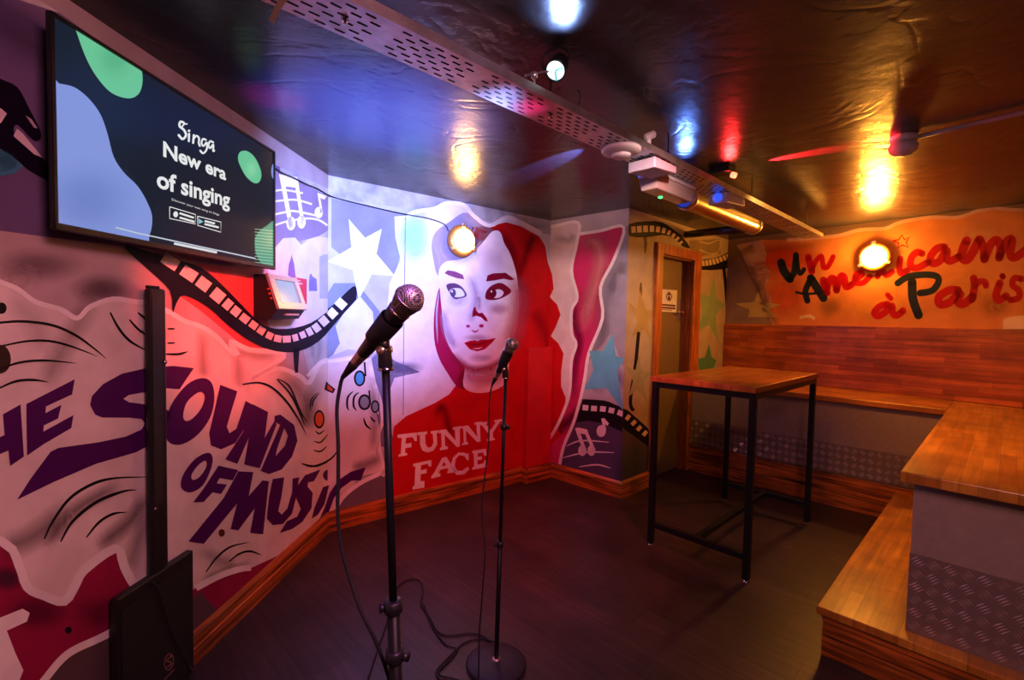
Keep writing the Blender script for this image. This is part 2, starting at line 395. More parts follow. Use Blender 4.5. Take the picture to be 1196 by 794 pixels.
# baseboards: grooved stained pine
def skirting(name, W, u0, u1, m, h=.135, t=.022, mitre0=0., mitre1=0.):
    mb = MB()
    prof = [(0, 0), (t, 0), (t, h*.52), (t-.005, h*.55), (t, h*.58), (t, h-.018), (t*.45, h-.004), (t*.3, h), (0, h)]
    vs = []; n = len(prof)
    for u, mi_ in ((u0, mitre0), (u1, mitre1)):
        for o_, z in prof: vs.append(W.pt(u+mi_*o_, z, o_+.0005))
    mb.add(vs, [tuple(range(n)), tuple(range(2*n-1, n-1, -1))]+[(i, (i+1) % n, n+(i+1) % n, n+i) for i in range(n)])
    o = mb.build(name, m); o['kind'] = 'structure'; return o
BX0 = (Vector((3.04, 3.0, 0))-W_B.A).dot(W_B.e)
skirting('baseboard_left', W_L, 2.0, W_L.len, PINE_L, mitre1=-.42)
skirting('baseboard_back', W_B, 0, BX0, PINE_L, mitre0=.42)
skirting('baseboard_side', W_S, .075, W_S.len, PINE_Y, mitre1=1)
skirting('baseboard_door', W_D, 0, .44, PINE_L, mitre0=-1)
# low boxing that hides pipes in the corner, painted over with the mural
bd = .07
q = [W_B.pt(BX0, 0), W_B.pt(W_B.len-.003, 0), W_B.pt(W_B.len-.003, 0, bd), W_B.pt(BX0, 0, bd)]
REDP = mat('red_wall_paint', (.55,.006,.012), .5, noise=.12, nscale=6, bump=.12, bscale=45)
boxing = MB().prism([(p.x, p.y) for p in q], 0, 1.205).build('trim_1', REDP, bevel=.003); boxing['kind'] = 'structure'
Wbx = Flat(q[3].xy, q[2].xy); skirting('trim_2', Wbx, 0, Wbx.len, PINE_L)
Wbs = Flat(q[0].xy, q[3].xy); skirting('trim_3', Wbs, .024, Wbs.len+.02, PINE_Y)

# ------------------------------------------------------------------ murals
PAPER = (.80,.70,.68); TORN = (.93,.88,.88); INK = (.012,.008,.012); VIOLET = (.085,.002,.125); FILM = (.010,.004,.018)
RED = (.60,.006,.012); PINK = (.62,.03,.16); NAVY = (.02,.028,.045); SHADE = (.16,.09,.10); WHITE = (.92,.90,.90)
corner = (W_L, W_B)
def both(fn):
    for W in corner: fn(W)
N = (0, 400, 4.9625); O = (180, 400, 3.307); L1 = (0, 266, 2.985); L2 = (0, 528, 2.985); FA = (360, 220, 2.985); SX = (320, 190, 5.672)
B_ = (360, 460, 2.985); F1 = (480, 250, 5.67); F2 = (460, 370, 3.968); TX = (620, 240, 2.2071); T_ = (640, 380, 3.308); D_ = (660, 230, 4.411); R_ = (900, 270, 4.04)

# --- wall on the left: torn paper with violet lettering
W_B.layer = 30
W = W_L
# ground colours
W.crop(0, 60, 3.057).fill([(-900,-500),(1000,120),(1000,760),(185,665),(0,640),(-900,560)], (.19,.13,.27))
W.fill([(-900,560),(0,640),(185,665),(1000,760),(1200,1500),(-900,1500)], (.52,.40,.43))
W.next()
W.crop(0,0,1).fill([(-300,-300),(62,-20),(388,200),(388,222),(320,192),(62,10),(-300,-200)], (.42,.36,.38))
W.crop(*SX).fill([(-40,10),(0,35),(160,115),(300,195),(390,235),(390,430),(290,490),(0,560),(-40,560)], (.30,.24,.34))
W.next()
W.crop(*SX).fill([(-40,580),(5,565),(60,500),(140,495),(180,545),(230,505),(290,488),(380,500),(480,525),(480,1100),(-40,1100)], (.74,.68,.78))
W.crop(*L1).blob(360,215,130,60,(.16,.09,.13),.7).blob(130,130,180,70,(.22,.14,.2),.6).blob(60,180,90,60,(.7,.55,.55),.5)
W.crop(*L1).stroke([(620,110),(760,120),(880,140),(900,200),(920,260)], 70, (.55,.04,.08), .6, True)
W.next()
W.crop(*L1).fill([(600,120),(900,140),(930,330),(1000,440),(880,440),(700,290),(600,220)], (.62,.12,.13), .8)
W.next()
W.crop(*SX).fill([(90,745),(97,670),(108,640),(115,610),(123,640),(132,670),(145,780)], (.30,.16,.36)).fill([(230,800),(235,740),(245,735),(255,755),(280,770),(285,850),(230,850)], (.25,.22,.42)).fill([(300,900),(300,620),(340,605),(380,612),(380,900)], (.46,.46,.66))
W.next()
# staves and notes
for s_ in ([(-30,195),(60,180),(190,202)], [(-30,260),(130,245),(250,275)], [(-30,350),(60,330),(130,320),(280,350)], [(-30,430),(60,395),(200,370),(290,378),(352,415)]): W.stroke(s_, 14, TORN, .9)
W.next()
W.fill([(30,75),(155,95),(165,170),(200,400),(180,430),(140,165),(75,158),(125,420),(100,440)], TORN)
W.blob(110,402,30,46,TORN,1,False).blob(180,392,28,44,TORN,1,False).blob(294,330,28,38,TORN,1,False)
W.fill([(285,198),(312,208),(350,222),(330,245),(305,232),(320,330),(305,335)], TORN)
# film reel and strip beside the television
W.crop(0, 60, 3.057)
W.fill([(-300,60),(-60,60),(0,98),(60,128),(100,200),(145,295),(120,320),(60,262),(48,290),(90,335),(150,380),(190,440),(260,520),(260,560),(185,475),(100,425),(0,348),(-200,250),(-300,240)], FILM, smooth=3)
W.next()
W.fill([(-40,190),(0,203),(22,222),(0,256),(-40,235)], (.75,.62,.66)).fill([(58,276),(78,292),(150,380),(120,368),(45,302)], (.75,.62,.66)).fill([(88,228),(110,242),(132,275),(118,272)], (.55,.42,.5))
W.fill([(-80,320),(0,350),(40,372),(80,408),(50,435),(0,446),(-80,440)], (.08,.30,.40))
W.blob(10,390,50,40,(.05,.2,.3),.6)
W.next()
# the torn paper
ptop = [(-600,60),(-200,120),(0,190),(60,215),(120,258),(210,285),(265,315),(310,275),(390,248),(470,258),(520,262),(590,295),(640,325),(700,345),(750,378),(790,420),(825,440),(800,395),(870,425),(990,438),(935,488),(875,528),(960,490),(1040,515),(1075,540),(1110,475),(1150,460),(1194,455)]
pbotL2 = [(1310,330),(1100,300),(870,405),(830,405),(760,430),(685,470),(560,560),(470,470),(430,400),(400,335),(290,410),(260,460),(220,520),(150,500),(90,470),(60,390),(0,310),(-300,200),(-600,100)]
top_px = [(x/2.985, 266+y/2.985) for x, y in ptop]
bot_px = [(x/2.985, 528+y/2.985) for x, y in pbotL2]
fa_top = [(360+x/2.985, 220+y/2.985) for x, y in [(40,602),(100,590),(170,578),(215,600),(240,690),(245,790)]]
low = [(360+x/2.985, 460+y/2.985) for x, y in [(235,60),(250,130),(235,200),(262,272)]]
poly = top_px[:-1]+fa_top+low+[(440,552),(420,556)]+bot_px[1:]
W.crop(0,0,1)
lower = bot_px[::-1]+[(500,900),(-300,900)]
W.fill([p for p in bot_px[::-1]]+[(430,700),(430,1000),(-250,1000)], (.34,.012,.075))
W.crop(0,0,1).fill(poly, PAPER)
W.next()
W.crop(*L2).fill([(400,622),(340,650),(230,705),(150,800),(100,900),(700,1100),(760,560),(690,480),(640,560)], (.13,.075,.085))
W.blob(120,560,130,70,(.16,.01,.05),.7).blob(330,560,90,70,(.22,.01,.06),.5).blob(20,440,70,50,(.10,.02,.06),.9)
W.next()
W.stroke([(420,612),(340,650),(230,705),(150,795),(90,870)], 26, TORN)
W.fill([(-120,640),(0,575),(75,545),(100,560),(90,590),(20,622),(50,700),(78,760),(62,800),(40,900),(-40,900),(-10,780),(-40,660),(-120,690)], TORN)
W.blob(235,620,12,12,INK,1,False)
W.next()
# soft folds on the paper
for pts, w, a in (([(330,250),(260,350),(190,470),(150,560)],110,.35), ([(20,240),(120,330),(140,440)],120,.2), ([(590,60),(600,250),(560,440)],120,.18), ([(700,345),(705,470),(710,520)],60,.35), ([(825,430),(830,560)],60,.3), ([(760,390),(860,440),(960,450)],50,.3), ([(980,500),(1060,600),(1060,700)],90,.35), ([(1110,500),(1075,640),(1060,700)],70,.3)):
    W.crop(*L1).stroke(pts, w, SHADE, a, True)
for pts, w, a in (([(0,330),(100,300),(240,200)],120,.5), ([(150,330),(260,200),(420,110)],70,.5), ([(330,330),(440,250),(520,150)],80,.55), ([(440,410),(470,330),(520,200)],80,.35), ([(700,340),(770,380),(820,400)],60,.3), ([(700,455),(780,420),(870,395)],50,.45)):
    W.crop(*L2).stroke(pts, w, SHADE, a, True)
W.next()
W.crop(*L1).stroke(ptop[:-1], 17, TORN, .95, sub=4)
W.crop(*L2).stroke(pbotL2[6:], 32, TORN, .95, sub=3).stroke([(680,474),(760,432),(830,408),(872,402)], 22, TORN)
W.next()
# swinging arcs
for pts, w in (([(-60,338),(0,330),(80,326),(180,340),(260,375),(330,425),(365,455)],9), ([(0,412),(90,395),(170,395),(250,415),(335,448)],8), ([(-10,495),(60,470),(150,462),(262,472)],8), ([(-10,560),(50,535),(110,530),(165,538)],9), ([(380,295),(410,350),(450,395),(515,432)],9), ([(447,320),(480,355),(515,378)],8), ([(477,295),(515,328)],8), ([(580,352),(608,352)],6), ([(580,402),(608,401)],6), ([(575,440),(620,440),(652,431)],8), ([(843,546),(900,540),(950,560),(1000,610),(1040,670),(1066,722)],8), ([(963,528),(1010,580),(1045,650),(1060,690)],7)):
    W.crop(*L1).stroke(pts, w, INK, 1, taper=(.6,.15))
W.blob(-5,458,38,50,(.05,.025,.02),1,False).blob(0,280,18,20,INK,1,False)
for pts, w in (([(150,302),(180,240),(240,160),(320,110),(400,90),(520,86)],10), ([(207,312),(250,240),(330,175),(420,138),(472,131)],11), ([(297,297),(340,245),(390,215),(438,209)],9), ([(715,418),(750,370),(800,330),(867,314)],7), ([(795,382),(830,355),(870,345),(912,360)],7), ([(1050,40),(1100,48),(1160,20),(1190,0)],8)):
    W.crop(*L2).stroke(pts, w, INK, 1, taper=(.5,.15))
W.blob(770,281,11,13,(.12,.03,.01),1,False)
# film strip swinging from under the television to the corner
fs_top = [(440,60),(520,85),(620,112),(700,140),(760,188),(820,248),(880,310),(930,345),(1000,352),(1080,332),(1150,282),(1200,230),(1236,203)]
fs_bot = [(1240,246),(1200,295),(1170,330),(1110,395),(1040,430),(960,430),(880,400),(800,345),(720,275),(640,235),(612,262),(598,295),(590,220),(520,150),(440,80)]
both(lambda w: w.crop(*L1).fill(fs_top+fs_bot, FILM, smooth=3))
W.fill([(1020,420),(1042,420),(1036,505),(1026,505)], FILM)
for w in corner: w.next()
ph = [(590,118,60,40),(655,160,55,40),(706,196,46,40),(756,236,44,42),(791,267,28,36),(819,291,30,32),(850,316,32,28),(881,339,28,26),(908,358,26,26),(937,376,24,24),(966,386,26,24),(997,388,28,24),(1027,383,20,24),(1053,373,20,24),(1077,362,20,28),(1101,348,24,30),(1127,325,28,32),(1157,298,30,32),(1187,265,30,36)]
both(lambda w: w.crop(*L1).perfs(ph, 30, 30, (.85,.74,.76)))
# lettering
W.crop(*N)
W.fill([(-120,490),(-30,440),(-25,555),(18,535),(8,415),(110,358),(130,660),(50,715),(40,625),(-18,650),(-10,750),(-100,790)], VIOLET)
W.fill([(-420,620),(-150,480),(-150,560),(-230,600),(-210,850),(-300,890),(-310,640),(-420,700)], VIOLET)
W.fill([(145,355),(425,212),(410,300),(258,370),(255,408),(348,360),(328,440),(245,480),(243,515),(418,420),(405,495),(250,585),(148,655)], VIOLET)
W.fill([(1118,148),(1078,205),(1035,270),(960,264),(850,283),(740,303),(708,326),(740,345),(850,360),(940,375),(985,405),(975,470),(920,545),(850,598),(781,635),(549,702),(299,809),(91,910),(165,794),(285,632),(330,610),(560,578),(720,545),(812,505),(834,470),(815,442),(740,434),(585,434),(545,418),(515,360),(525,310),(590,240),(700,180),(850,146),(1000,135)], VIOLET)
W.crop(*O)
W.fill([(122,163),(180,137),(218,155),(229,215),(212,290),(165,355),(105,392),(55,386),(35,330),(62,240)], VIOLET, smooth=4, holes=[[(177,190),(192,208),(180,250),(150,288),(122,303),(108,285),(120,235),(150,203)]])
W.fill([(252,163),(318,188),(290,280),(277,325),(288,350),(315,332),(350,225),(378,240),(347,330),(310,388),(255,412),(216,397),(209,350),(230,260)], VIOLET)
W.fill([(378,238),(437,268),(424,368),(462,302),(470,316),(405,485),(345,470),(362,368),(318,468),(272,450),(340,345)], VIOLET)
W.fill([(462,283),(485,278),(538,318),(551,378),(530,440),(490,490),(440,508),(408,495),(484,318),(462,306)], VIOLET, holes=[[(500,330),(514,360),(502,398),(466,438),(472,410)]])
W.fill([(205,425),(222,445),(215,490),(185,550),(140,578),(105,567),(100,535),(120,490),(160,445)], VIOLET, smooth=4, holes=[[(194,456),(198,480),(172,518),(146,530),(141,510),(166,474)]])
W.fill([(245,475),(322,492),(300,532),(250,523),(238,543),(278,548),(255,585),(222,578),(188,615),(147,617),(190,560)], VIOLET)
W.fill([(322,497),(380,500),(362,592),(415,532),(440,535),(418,740),(368,735),(385,640),(322,725),(292,720),(318,620),(188,777),(128,768),(265,600)], VIOLET)
W.fill([(455,527),(500,520),(488,600),(476,650),(490,664),(512,640),(530,580),(532,525),(558,520),(545,600),(530,660),(495,700),(455,705),(432,680),(440,600)], VIOLET)
W.fill([(640,490),(615,535),(592,540),(590,556),(610,580),(605,640),(570,692),(530,720),(482,735),(510,690),(550,672),(564,642),(546,600),(546,560),(580,512)], VIOLET)
W.blob(672,512,22,22,VIOLET,1,False)
both(lambda w: w.crop(*O).fill([(650,558),(674,550),(655,625),(630,665),(606,680),(616,640)], VIOLET).fill([(815,480),(797,530),(760,532),(722,560),(692,600),(678,640),(640,720),(600,760),(655,640),(676,580),(710,530),(757,498)], VIOLET))

# --- back wall: paper corner, star, portrait
W = W_B
W.layer = 1
W.crop(*FA).fill([(-100,-200),(70,30),(805,140),(900,180),(900,900),(-100,900)], (.55,.54,.60))
W.next()
W.crop(*SX).fill([(380,235),(500,260),(700,310),(880,345),(830,640),(800,740),(600,740),(380,560)], (.36,.36,.46), .8)
W.crop(*FA).fill([(0,470),(90,330),(170,330),(250,430),(230,480),(0,640)], (.30,.34,.48), .8)
W.next()
W.crop(*FA).fill([(110,540),(85,582),(140,560),(240,575),(232,500),(225,430),(180,375),(120,440),(95,480)], (.72,.73,.80))
W.next()
W.crop(*FA).fill([(140,105),(198,172),(257,140),(238,228),(302,305),(222,300),(176,388),(155,285),(66,255),(150,205)], (.78,.84,.86))
W.crop(*FA).fill([(160,350),(100,395),(40,440),(-20,490),(-40,560),(0,540),(60,490),(95,452),(120,432),(168,388)], (.03,.04,.10))
W.next()
W.perfs([(148,367,30,18),(115,401,30,18),(81,431,30,18),(48,460,28,18),(20,485,26,18),(-6,505,26,18)], 28, 18, (.80,.78,.86))
# pale ground behind the portrait with torn upper edge
W.next()
W.fill([(345,95),(380,80),(440,72),(480,52),(540,58),(575,95),(630,130),(690,102),(740,120),(805,155),(900,170),(900,900),(300,900),(255,700),(232,600),(250,480),(275,420),(283,330),(322,250),(303,170),(300,98)], (.80,.77,.82))
W.next()
W.fill([(250,560),(300,600),(390,640),(300,660),(270,740),(300,900),(230,900),(225,660),(215,600)], (.24,.25,.42), .75)
W.blob(330,625,80,26,(.2,.2,.36),.7)
W.blob(370,170,70,110,(.42,.80,.80),.8)  # last blob: turquoise light splash painted into the ground colour
W.next()
# paper corner carried over from the left
W.crop(0,0,1).fill(poly, PAPER)
W.crop(*O).fill([(875,505),(800,545),(730,600),(690,650),(900,760),(900,520)], (.20,.15,.18))
W.next()
W.crop(*O).stroke([(590,130),(640,80),(720,68),(800,58),(835,80)], 13, TORN).stroke([(830,60),(848,150),(872,230),(882,300),(866,350),(870,420),(887,490),(880,515)], 16, TORN, .95).stroke([(890,498),(800,540),(735,590),(700,640)], 16, TORN)
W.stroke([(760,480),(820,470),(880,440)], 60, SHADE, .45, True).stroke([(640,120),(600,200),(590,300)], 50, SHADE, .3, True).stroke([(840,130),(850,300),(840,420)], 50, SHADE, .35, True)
W_L.crop(*O).stroke([(590,130),(640,80),(720,68)], 13, TORN)
W.next(); 
both(lambda w: w.crop(*O).blob(635,296,21,36,INK,1,False).blob(793,138,22,31,INK,1,False).blob(812,230,25,31,INK,1,False).blob(853,247,17,25,INK,1,False)
     .stroke([(812,75),(816,130)],7,INK).stroke([(830,185),(833,230)],6,INK).fill([(662,150),(700,180),(690,196),(655,182)], INK))
for pts, w_ in (([(608,250),(612,225),(635,195)],6), ([(603,265),(600,240),(608,215),(630,192)],5), ([(620,340),(635,352),(655,338)],6), ([(615,380),(640,385),(668,355)],6), ([(612,415),(640,420),(665,400)],6), ([(570,468),(610,478),(680,450),(720,400)],7), ([(790,192),(772,210),(770,245),(782,262)],8), ([(768,188),(748,210),(745,245),(752,262)],8), ([(808,290),(818,318),(838,335)],8), ([(835,285),(845,300),(855,305)],7), ([(585,305),(560,260),(520,170),(475,140)],7)):
    both(lambda w: w.crop(*O).stroke(pts, w_, INK, 1, taper=(.3,.3)))
for w in corner: w.next()
both(lambda w: w.crop(*O).blob(635,296,15,28,(.75,.14,.02),1,False).blob(793,138,15,24,(.10,.38,.62),1,False).blob(812,230,17,23,(.30,.32,.34),1,False).blob(853,247,11,18,(.30,.32,.34),1,False).fill([(668,160),(690,180),(686,189),(664,178)], (.7,.08,.03)))

# portrait of a woman, in red and white
def red_field(w):
    w.crop(*FA).fill([(570,135),(640,130),(690,118),(740,132),(805,168),(825,200),(835,260),(850,300),(856,350),(842,378),(868,405),(880,440),(862,485),(846,515),(872,540),(890,575),(882,640),(882,690),(898,730),(892,800),(885,860),(850,890),(820,905),(780,960),(770,1100),(250,1200),(284,1020),(290,900),(298,830),(340,794),(440,748),(490,718),(515,685),(545,600),(560,400)], RED)
W.next()
red_field(W); W.crop(*FA)
W.fill([(430,190),(445,150),(490,118),(540,85),(580,98),(620,128),(645,150),(610,190),(545,245),(480,262),(452,305),(434,240)], (.40,.34,.46), smooth=3)
W.fill([(457,345),(440,420),(438,520),(455,590),(488,648),(518,690),(548,692),(548,600),(500,540),(475,480),(465,400)], (.42,.01,.10), smooth=3)
W.next()
W.stroke([(640,135),(690,190),(715,260),(725,330),(735,420)], 60, (.30,.0,.01), .8, True).stroke([(735,300),(770,200),(790,160)], 40, (.25,.0,.01), .6, True).stroke([(780,420),(820,500),(850,640)], 60, (.32,.0,.01), .4, True).stroke([(440,800),(470,760),(500,900)], 40, (.2,0,.01), .5, True)
W.next()
SKIN = (.88,.80,.86)
W.fill([(455,285),(457,340),(464,420),(475,510),(500,568),(535,612),(545,632),(540,690),(580,712),(640,706),(690,672),(702,580),(722,500),(734,410),(727,310),(706,235),(682,190),(668,152),(640,150),(606,190),(545,243),(480,255)], SKIN, smooth=3)
W.next()
# airbrushed modelling
W.stroke([(727,300),(737,400),(720,500),(690,580)], 90, (.62,.10,.20), .75, True).stroke([(500,575),(560,628),(640,622),(700,575)], 40, (.45,.03,.10), .8, True)
W.stroke([(545,640),(600,665),(690,640)], 70, (.62,.25,.36), .7, True).stroke([(470,420),(482,500),(515,560)], 40, (.55,.45,.65), .6, True).stroke([(560,300),(585,380),(560,470)], 40, (.62,.45,.62), .5, True)
W.blob(665,420,50,26,(.62,.3,.42),.5).blob(590,520,60,16,(.6,.4,.52),.5).blob(600,590,50,18,(.62,.42,.54),.5).blob(640,250,60,70,(.72,.5,.62),.35).blob(520,390,40,30,(.55,.5,.68),.4)
W.next()
DK = (.26,.004,.03); DL_ = (.20,.13,.28)
W.crop(*F1)
W.fill([(220,392),(240,371),(290,379),(340,402),(352,432),(300,424),(250,406)], (.24,.08,.20))
W.fill([(495,446),(505,406),(540,393),(625,388),(684,432),(660,438),(610,428),(545,440)], DK)
W.fill([(232,472),(250,460),(290,458),(330,478),(356,510),(366,542),(330,557),(285,562),(262,535),(240,500)], (.16,.07,.17), smooth=3)
W.fill([(490,556),(498,508),(535,472),(590,455),(640,482),(662,514),(622,545),(570,566),(520,569)], DK, smooth=3)
W.fill([(402,682),(412,622),(424,612),(432,640),(446,656),(470,652),(500,690),(506,712),(486,706),(462,682),(430,672)], (.30,.0,.03))
W.blob(376,742,14,10,(.42,.06,.2),1,False).blob(464,740,16,11,(.42,.02,.12),1,False).stroke([(398,766),(424,780),(446,764)],10,(.42,.04,.16),1,taper=(.3,.3)).stroke([(440,545),(452,580),(448,640)],34,(.6,.35,.52),.45,True)
W.next()
W.fill([(252,512),(275,492),(320,492),(344,512),(352,540),(318,550),(280,545)], (.86,.86,.92), smooth=3)
W.fill([(520,540),(545,508),(585,498),(612,520),(592,548),(555,556)], (.9,.84,.88), smooth=3)
W.next()
W.blob(276,522,19,27,(.12,.08,.2),1,False).blob(540,524,24,30,(.16,.0,.02),1,False)
W.next()
W.blob(270,512,6,8,WHITE,1,False).blob(530,512,6,8,WHITE,1,False)
W.crop(*F2)
W.fill([(324,120),(350,111),(374,108),(386,113),(402,105),(440,104),(472,97),(455,118),(420,150),(385,159),(350,150)], (.46,.002,.02))
W.next()
W.stroke([(330,121),(385,128),(460,103)], 5, (.2,0,.01), 1, taper=(.2,.2)).stroke([(365,146),(388,146),(410,140)], 6, (.85,.4,.5), 1, taper=(.2,.2))
W.crop(*FA)
for pts in ([(436,200),(455,240),(452,300)], [(470,165),(462,215),(480,250)], [(520,240),(560,230),(600,185)], [(585,120),(560,190),(530,250)], [(455,360),(446,440),(450,540)]): W.stroke(pts, 7, (.62,.55,.70), .7, taper=(.2,.1))
# torn upper edge over the portrait, panel joints
W.stroke([(345,95),(380,80),(440,71),(480,52),(540,58),(575,95),(630,130),(690,101),(740,119),(812,158)], 14, TORN, sub=4)
W.stroke([(338,100),(332,500),(330,790)], 2.5, (.25,.22,.32), .8)
# lettering on the red
W.crop(*F2)
W.fill([(15,545),(105,535),(105,575),(95,575),(85,556),(55,560),(52,588),(80,583),(80,603),(52,607),(50,630),(60,630),(60,640),(20,648),(20,638),(30,633),(35,560),(15,560)], WHITE)
W.fill([(108,535),(152,530),(152,542),(143,545),(145,588),(158,606),(174,600),(182,580),(178,540),(170,541),(170,529),(205,525),(205,536),(197,538),(199,590),(182,618),(155,628),(130,618),(119,590),(118,547),(108,548)], WHITE)
W.fill([(207,525),(240,520),(284,572),(281,521),(272,522),(272,511),(314,505),(314,515),(304,517),(304,600),(290,602),(234,545),(236,598),(248,600),(248,612),(212,618),(212,606),(220,603),(217,538),(207,539)], WHITE)
W.fill([(316,507),(342,502),(385,556),(380,498),(372,499),(372,489),(405,484),(405,494),(397,496),(400,576),(385,580),(332,526),(334,578),(342,580),(342,590),(314,594),(314,586),(322,584),(320,519),(316,519)], WHITE)
W.fill([(397,490),(430,484),(430,494),(425,496),(447,525),(470,489),(464,487),(464,478),(500,473),(500,482),(490,485),(457,535),(458,560),(466,562),(466,570),(430,576),(430,566),(438,564),(436,540),(405,501),(397,501)], WHITE)
W.fill([(88,680),(172,662),(172,692),(160,692),(155,680),(125,686),(123,710),(150,704),(150,722),(123,728),(121,760),(140,760),(140,790),(85,800),(85,788),(94,780),(98,692),(88,692)], WHITE)
W.fill([(172,738),(186,720),(222,652),(242,648),(276,703),(290,708),(290,718),(246,724),(246,714),(252,712),(246,700),(212,708),(206,722),(214,726),(214,738),(172,748)], WHITE, holes=[[(219,692),(231,670),(241,688)]])
W.fill([(345,632),(345,662),(336,662),(325,644),(300,640),(284,660),(280,690),(292,712),(315,712),(340,694),(348,704),(325,728),(290,732),(268,710),(264,680),(272,652),(296,628),(325,628),(335,634)], WHITE)
W.fill([(362,620),(425,610),(428,642),(417,642),(411,627),(387,632),(386,648),(406,645),(406,660),(386,664),(386,684),(412,679),(420,664),(430,664),(430,694),(362,708),(362,697),(370,694),(368,632),(362,632)], WHITE)

# --- short wall on the right of the portrait
W = W_S
W.layer = 1
W.crop(*TX).fill([(-30,0),(260,0),(260,560),(240,800),(-30,800)], (.50,.46,.50))
W.next()
W.crop(*TX).fill([(0,62),(60,52),(122,44),(118,100),(105,170),(122,235),(106,270),(106,330),(118,358),(105,400),(100,480),(60,580),(20,660),(-30,660),(-30,66)], (.80,.70,.72))
W.fill([(118,90),(125,72),(240,55),(215,140),(180,210),(185,290),(150,380),(140,440),(130,490),(110,560),(85,620),(70,670),(10,670),(60,590),(100,485),(106,400),(118,360),(106,330),(106,270),(122,235),(105,170)], PINK)
W.fill([(128,498),(190,502),(250,525),(262,700),(262,760),(70,670),(85,620),(110,560)], (.11,.07,.15))
W.next()
W.fill([(215,140),(240,55),(262,52),(262,330),(240,420),(205,330),(150,400),(152,380),(185,290),(180,210)], (.52,.50,.62), .6)
W.stroke([(118,95),(165,95),(180,150),(150,260),(125,330)], 60, (.80,.30,.32), .7, True).stroke([(125,240),(112,290),(125,350),(112,420),(110,500)], 30, (.28,.0,.10), .8, True).stroke([(70,580),(110,545),(140,520)], 40, (.12,.0,.05), .8, True)
W.stroke([(230,140),(195,230),(180,380)], 50, (.30,.26,.36), .5, True).stroke([(160,480),(200,430),(245,470)], 60, (.30,.22,.36), .6, True).stroke([(60,80),(100,90),(112,70)], 30, (.5,.4,.42), .4, True)
red_field(W)
W.next()
W.crop(*TX)
W.stroke([(-5,64),(60,53),(122,44),(118,100),(105,168),(120,235),(105,270),(106,330),(117,358),(105,400),(100,480),(85,530),(60,582),(10,660)], 8, TORN, sub=4)
W.stroke([(122,74),(180,65),(240,56),(214,140),(180,210),(185,290),(150,380),(140,440),(130,490),(110,560),(85,620),(74,670)], 8, TORN, sub=4)
film_s = [(135,500),(165,500),(200,505),(250,528),(300,572),(310,590),(310,632),(300,625),(250,590),(190,562),(150,555),(118,558)]
holes_s = [(141,521),(163,523),(186,524),(208,528),(231,535),(250,546),(265,560),(279,574),(294,587)]
W.crop(*TX).fill(film_s, INK)
W_D.layer = 2; W_D.crop(*TX).fill(film_s, INK)
W.next(); W_D.next()
W.perfs(holes_s, 15, 14, (.82,.74,.78)); W_D.perfs(holes_s, 10, 15, (.72,.60,.40))
W.crop(*T_).fill([(250,30),(262,118),(298,129),(268,172),(292,332),(226,242),(140,248),(176,172),(160,98),(214,98)], (.16,.52,.68))
W.fill([(105,397),(118,394),(152,402),(158,420),(184,480),(174,488),(144,420),(126,418),(148,478),(138,490),(112,420)], TORN)
W.blob(133,483,16,21,TORN,1,False).blob(168,483,15,21,TORN,1,False).blob(206,408,18,23,TORN,1,False).fill([(206,360),(218,358),(236,378),(230,388),(220,380),(226,402),(216,406)], TORN)
for s_ in ([(72,466),(130,445),(237,451)], [(58,511),(150,490),(257,491)], [(120,546),(190,538),(242,551)]): W.stroke(s_, 6, TORN, .9, taper=(.4,.4))

# --- door wall: tan ground, stars and film strip
W = W_D
lay = W.layer; W.layer = 1
for q in ((0, DX0, 0, H), (DX1, W.len, 0, H), (DX0, DX1, DZ, H)): W.fill([(q[0],q[2]),(q[1],q[2]),(q[1],q[3]),(q[0],q[3])], (.50,.40,.28), uvs=True)
W.crop(*D_)
W.layer = lay
W.crop(*T_).fill([(275,385),(390,470),(400,650),(270,650)], (.10,.08,.07))
W.crop(*D_).fill([(330,140),(420,125),(500,130),(560,170),(610,212),(645,262),(625,262),(600,250),(560,212),(500,196),(420,208),(330,200)], INK, smooth=2)
W.stroke([(410,200),(414,230),(412,290)], 16, (.16,.11,.03), .9, taper=(1,.3)).stroke([(390,440),(388,530)], 14, (.16,.11,.03), .9, taper=(.4,.3))
W.fill([(690,328),(760,318),(830,290),(895,255),(940,250),(940,325),(870,347),(820,372),(690,374)], INK, smooth=2)
W.stroke([(818,365),(828,470),(842,660)], 16, INK)
W.fill([(640,225),(800,215),(800,290),(700,305),(640,270)], (.42,.30,.16), .7)
W.next()
W.perfs([(352,168,22,32),(382,166,24,34),(414,164,24,34),(447,164,22,32),(478,167,20,30),(508,173,18,28),(535,183,16,26),(558,198,16,24),(578,215,14,22),(596,236,12,22)], 20, 30, (.72,.55,.42))
W.perfs([(712,342,14,28),(730,340,14,28),(748,337,14,28),(766,333,14,28),(784,328,14,27),(802,321,14,26),(820,314,14,26),(838,306,14,25),(856,297,14,24),(873,290,14,22)], 12, 20, (.75,.60,.36))
W.fill([(385,480),(415,580),(470,590),(430,640),(440,742),(405,680),(342,722),(372,640),(322,540),(368,575)], (.46,.33,.14))
W.fill([(768,400),(778,515),(820,556),(774,610),(792,752),(742,660),(682,688),(708,590),(688,495),(742,512)], (.30,.42,.22))
W.crop(*T_)
W.stroke([(350,25),(338,150),(318,290),(330,330)], 13, INK)
W.next()
W.fill([(350,112),(362,172),(392,186),(368,218),(384,302),(346,248),(312,274),(328,214),(302,160),(338,172)], (.40,.36,.20))
W.fill([(622,68),(632,122),(650,134),(638,170),(660,260),(610,220),(570,250),(584,168),(574,128),(606,124)], (.12,.30,.15))
W.crop(*D_).stroke([(690,228),(740,240),(795,222),(790,280),(745,292),(690,270)], 7, (.75,.62,.38), .7)

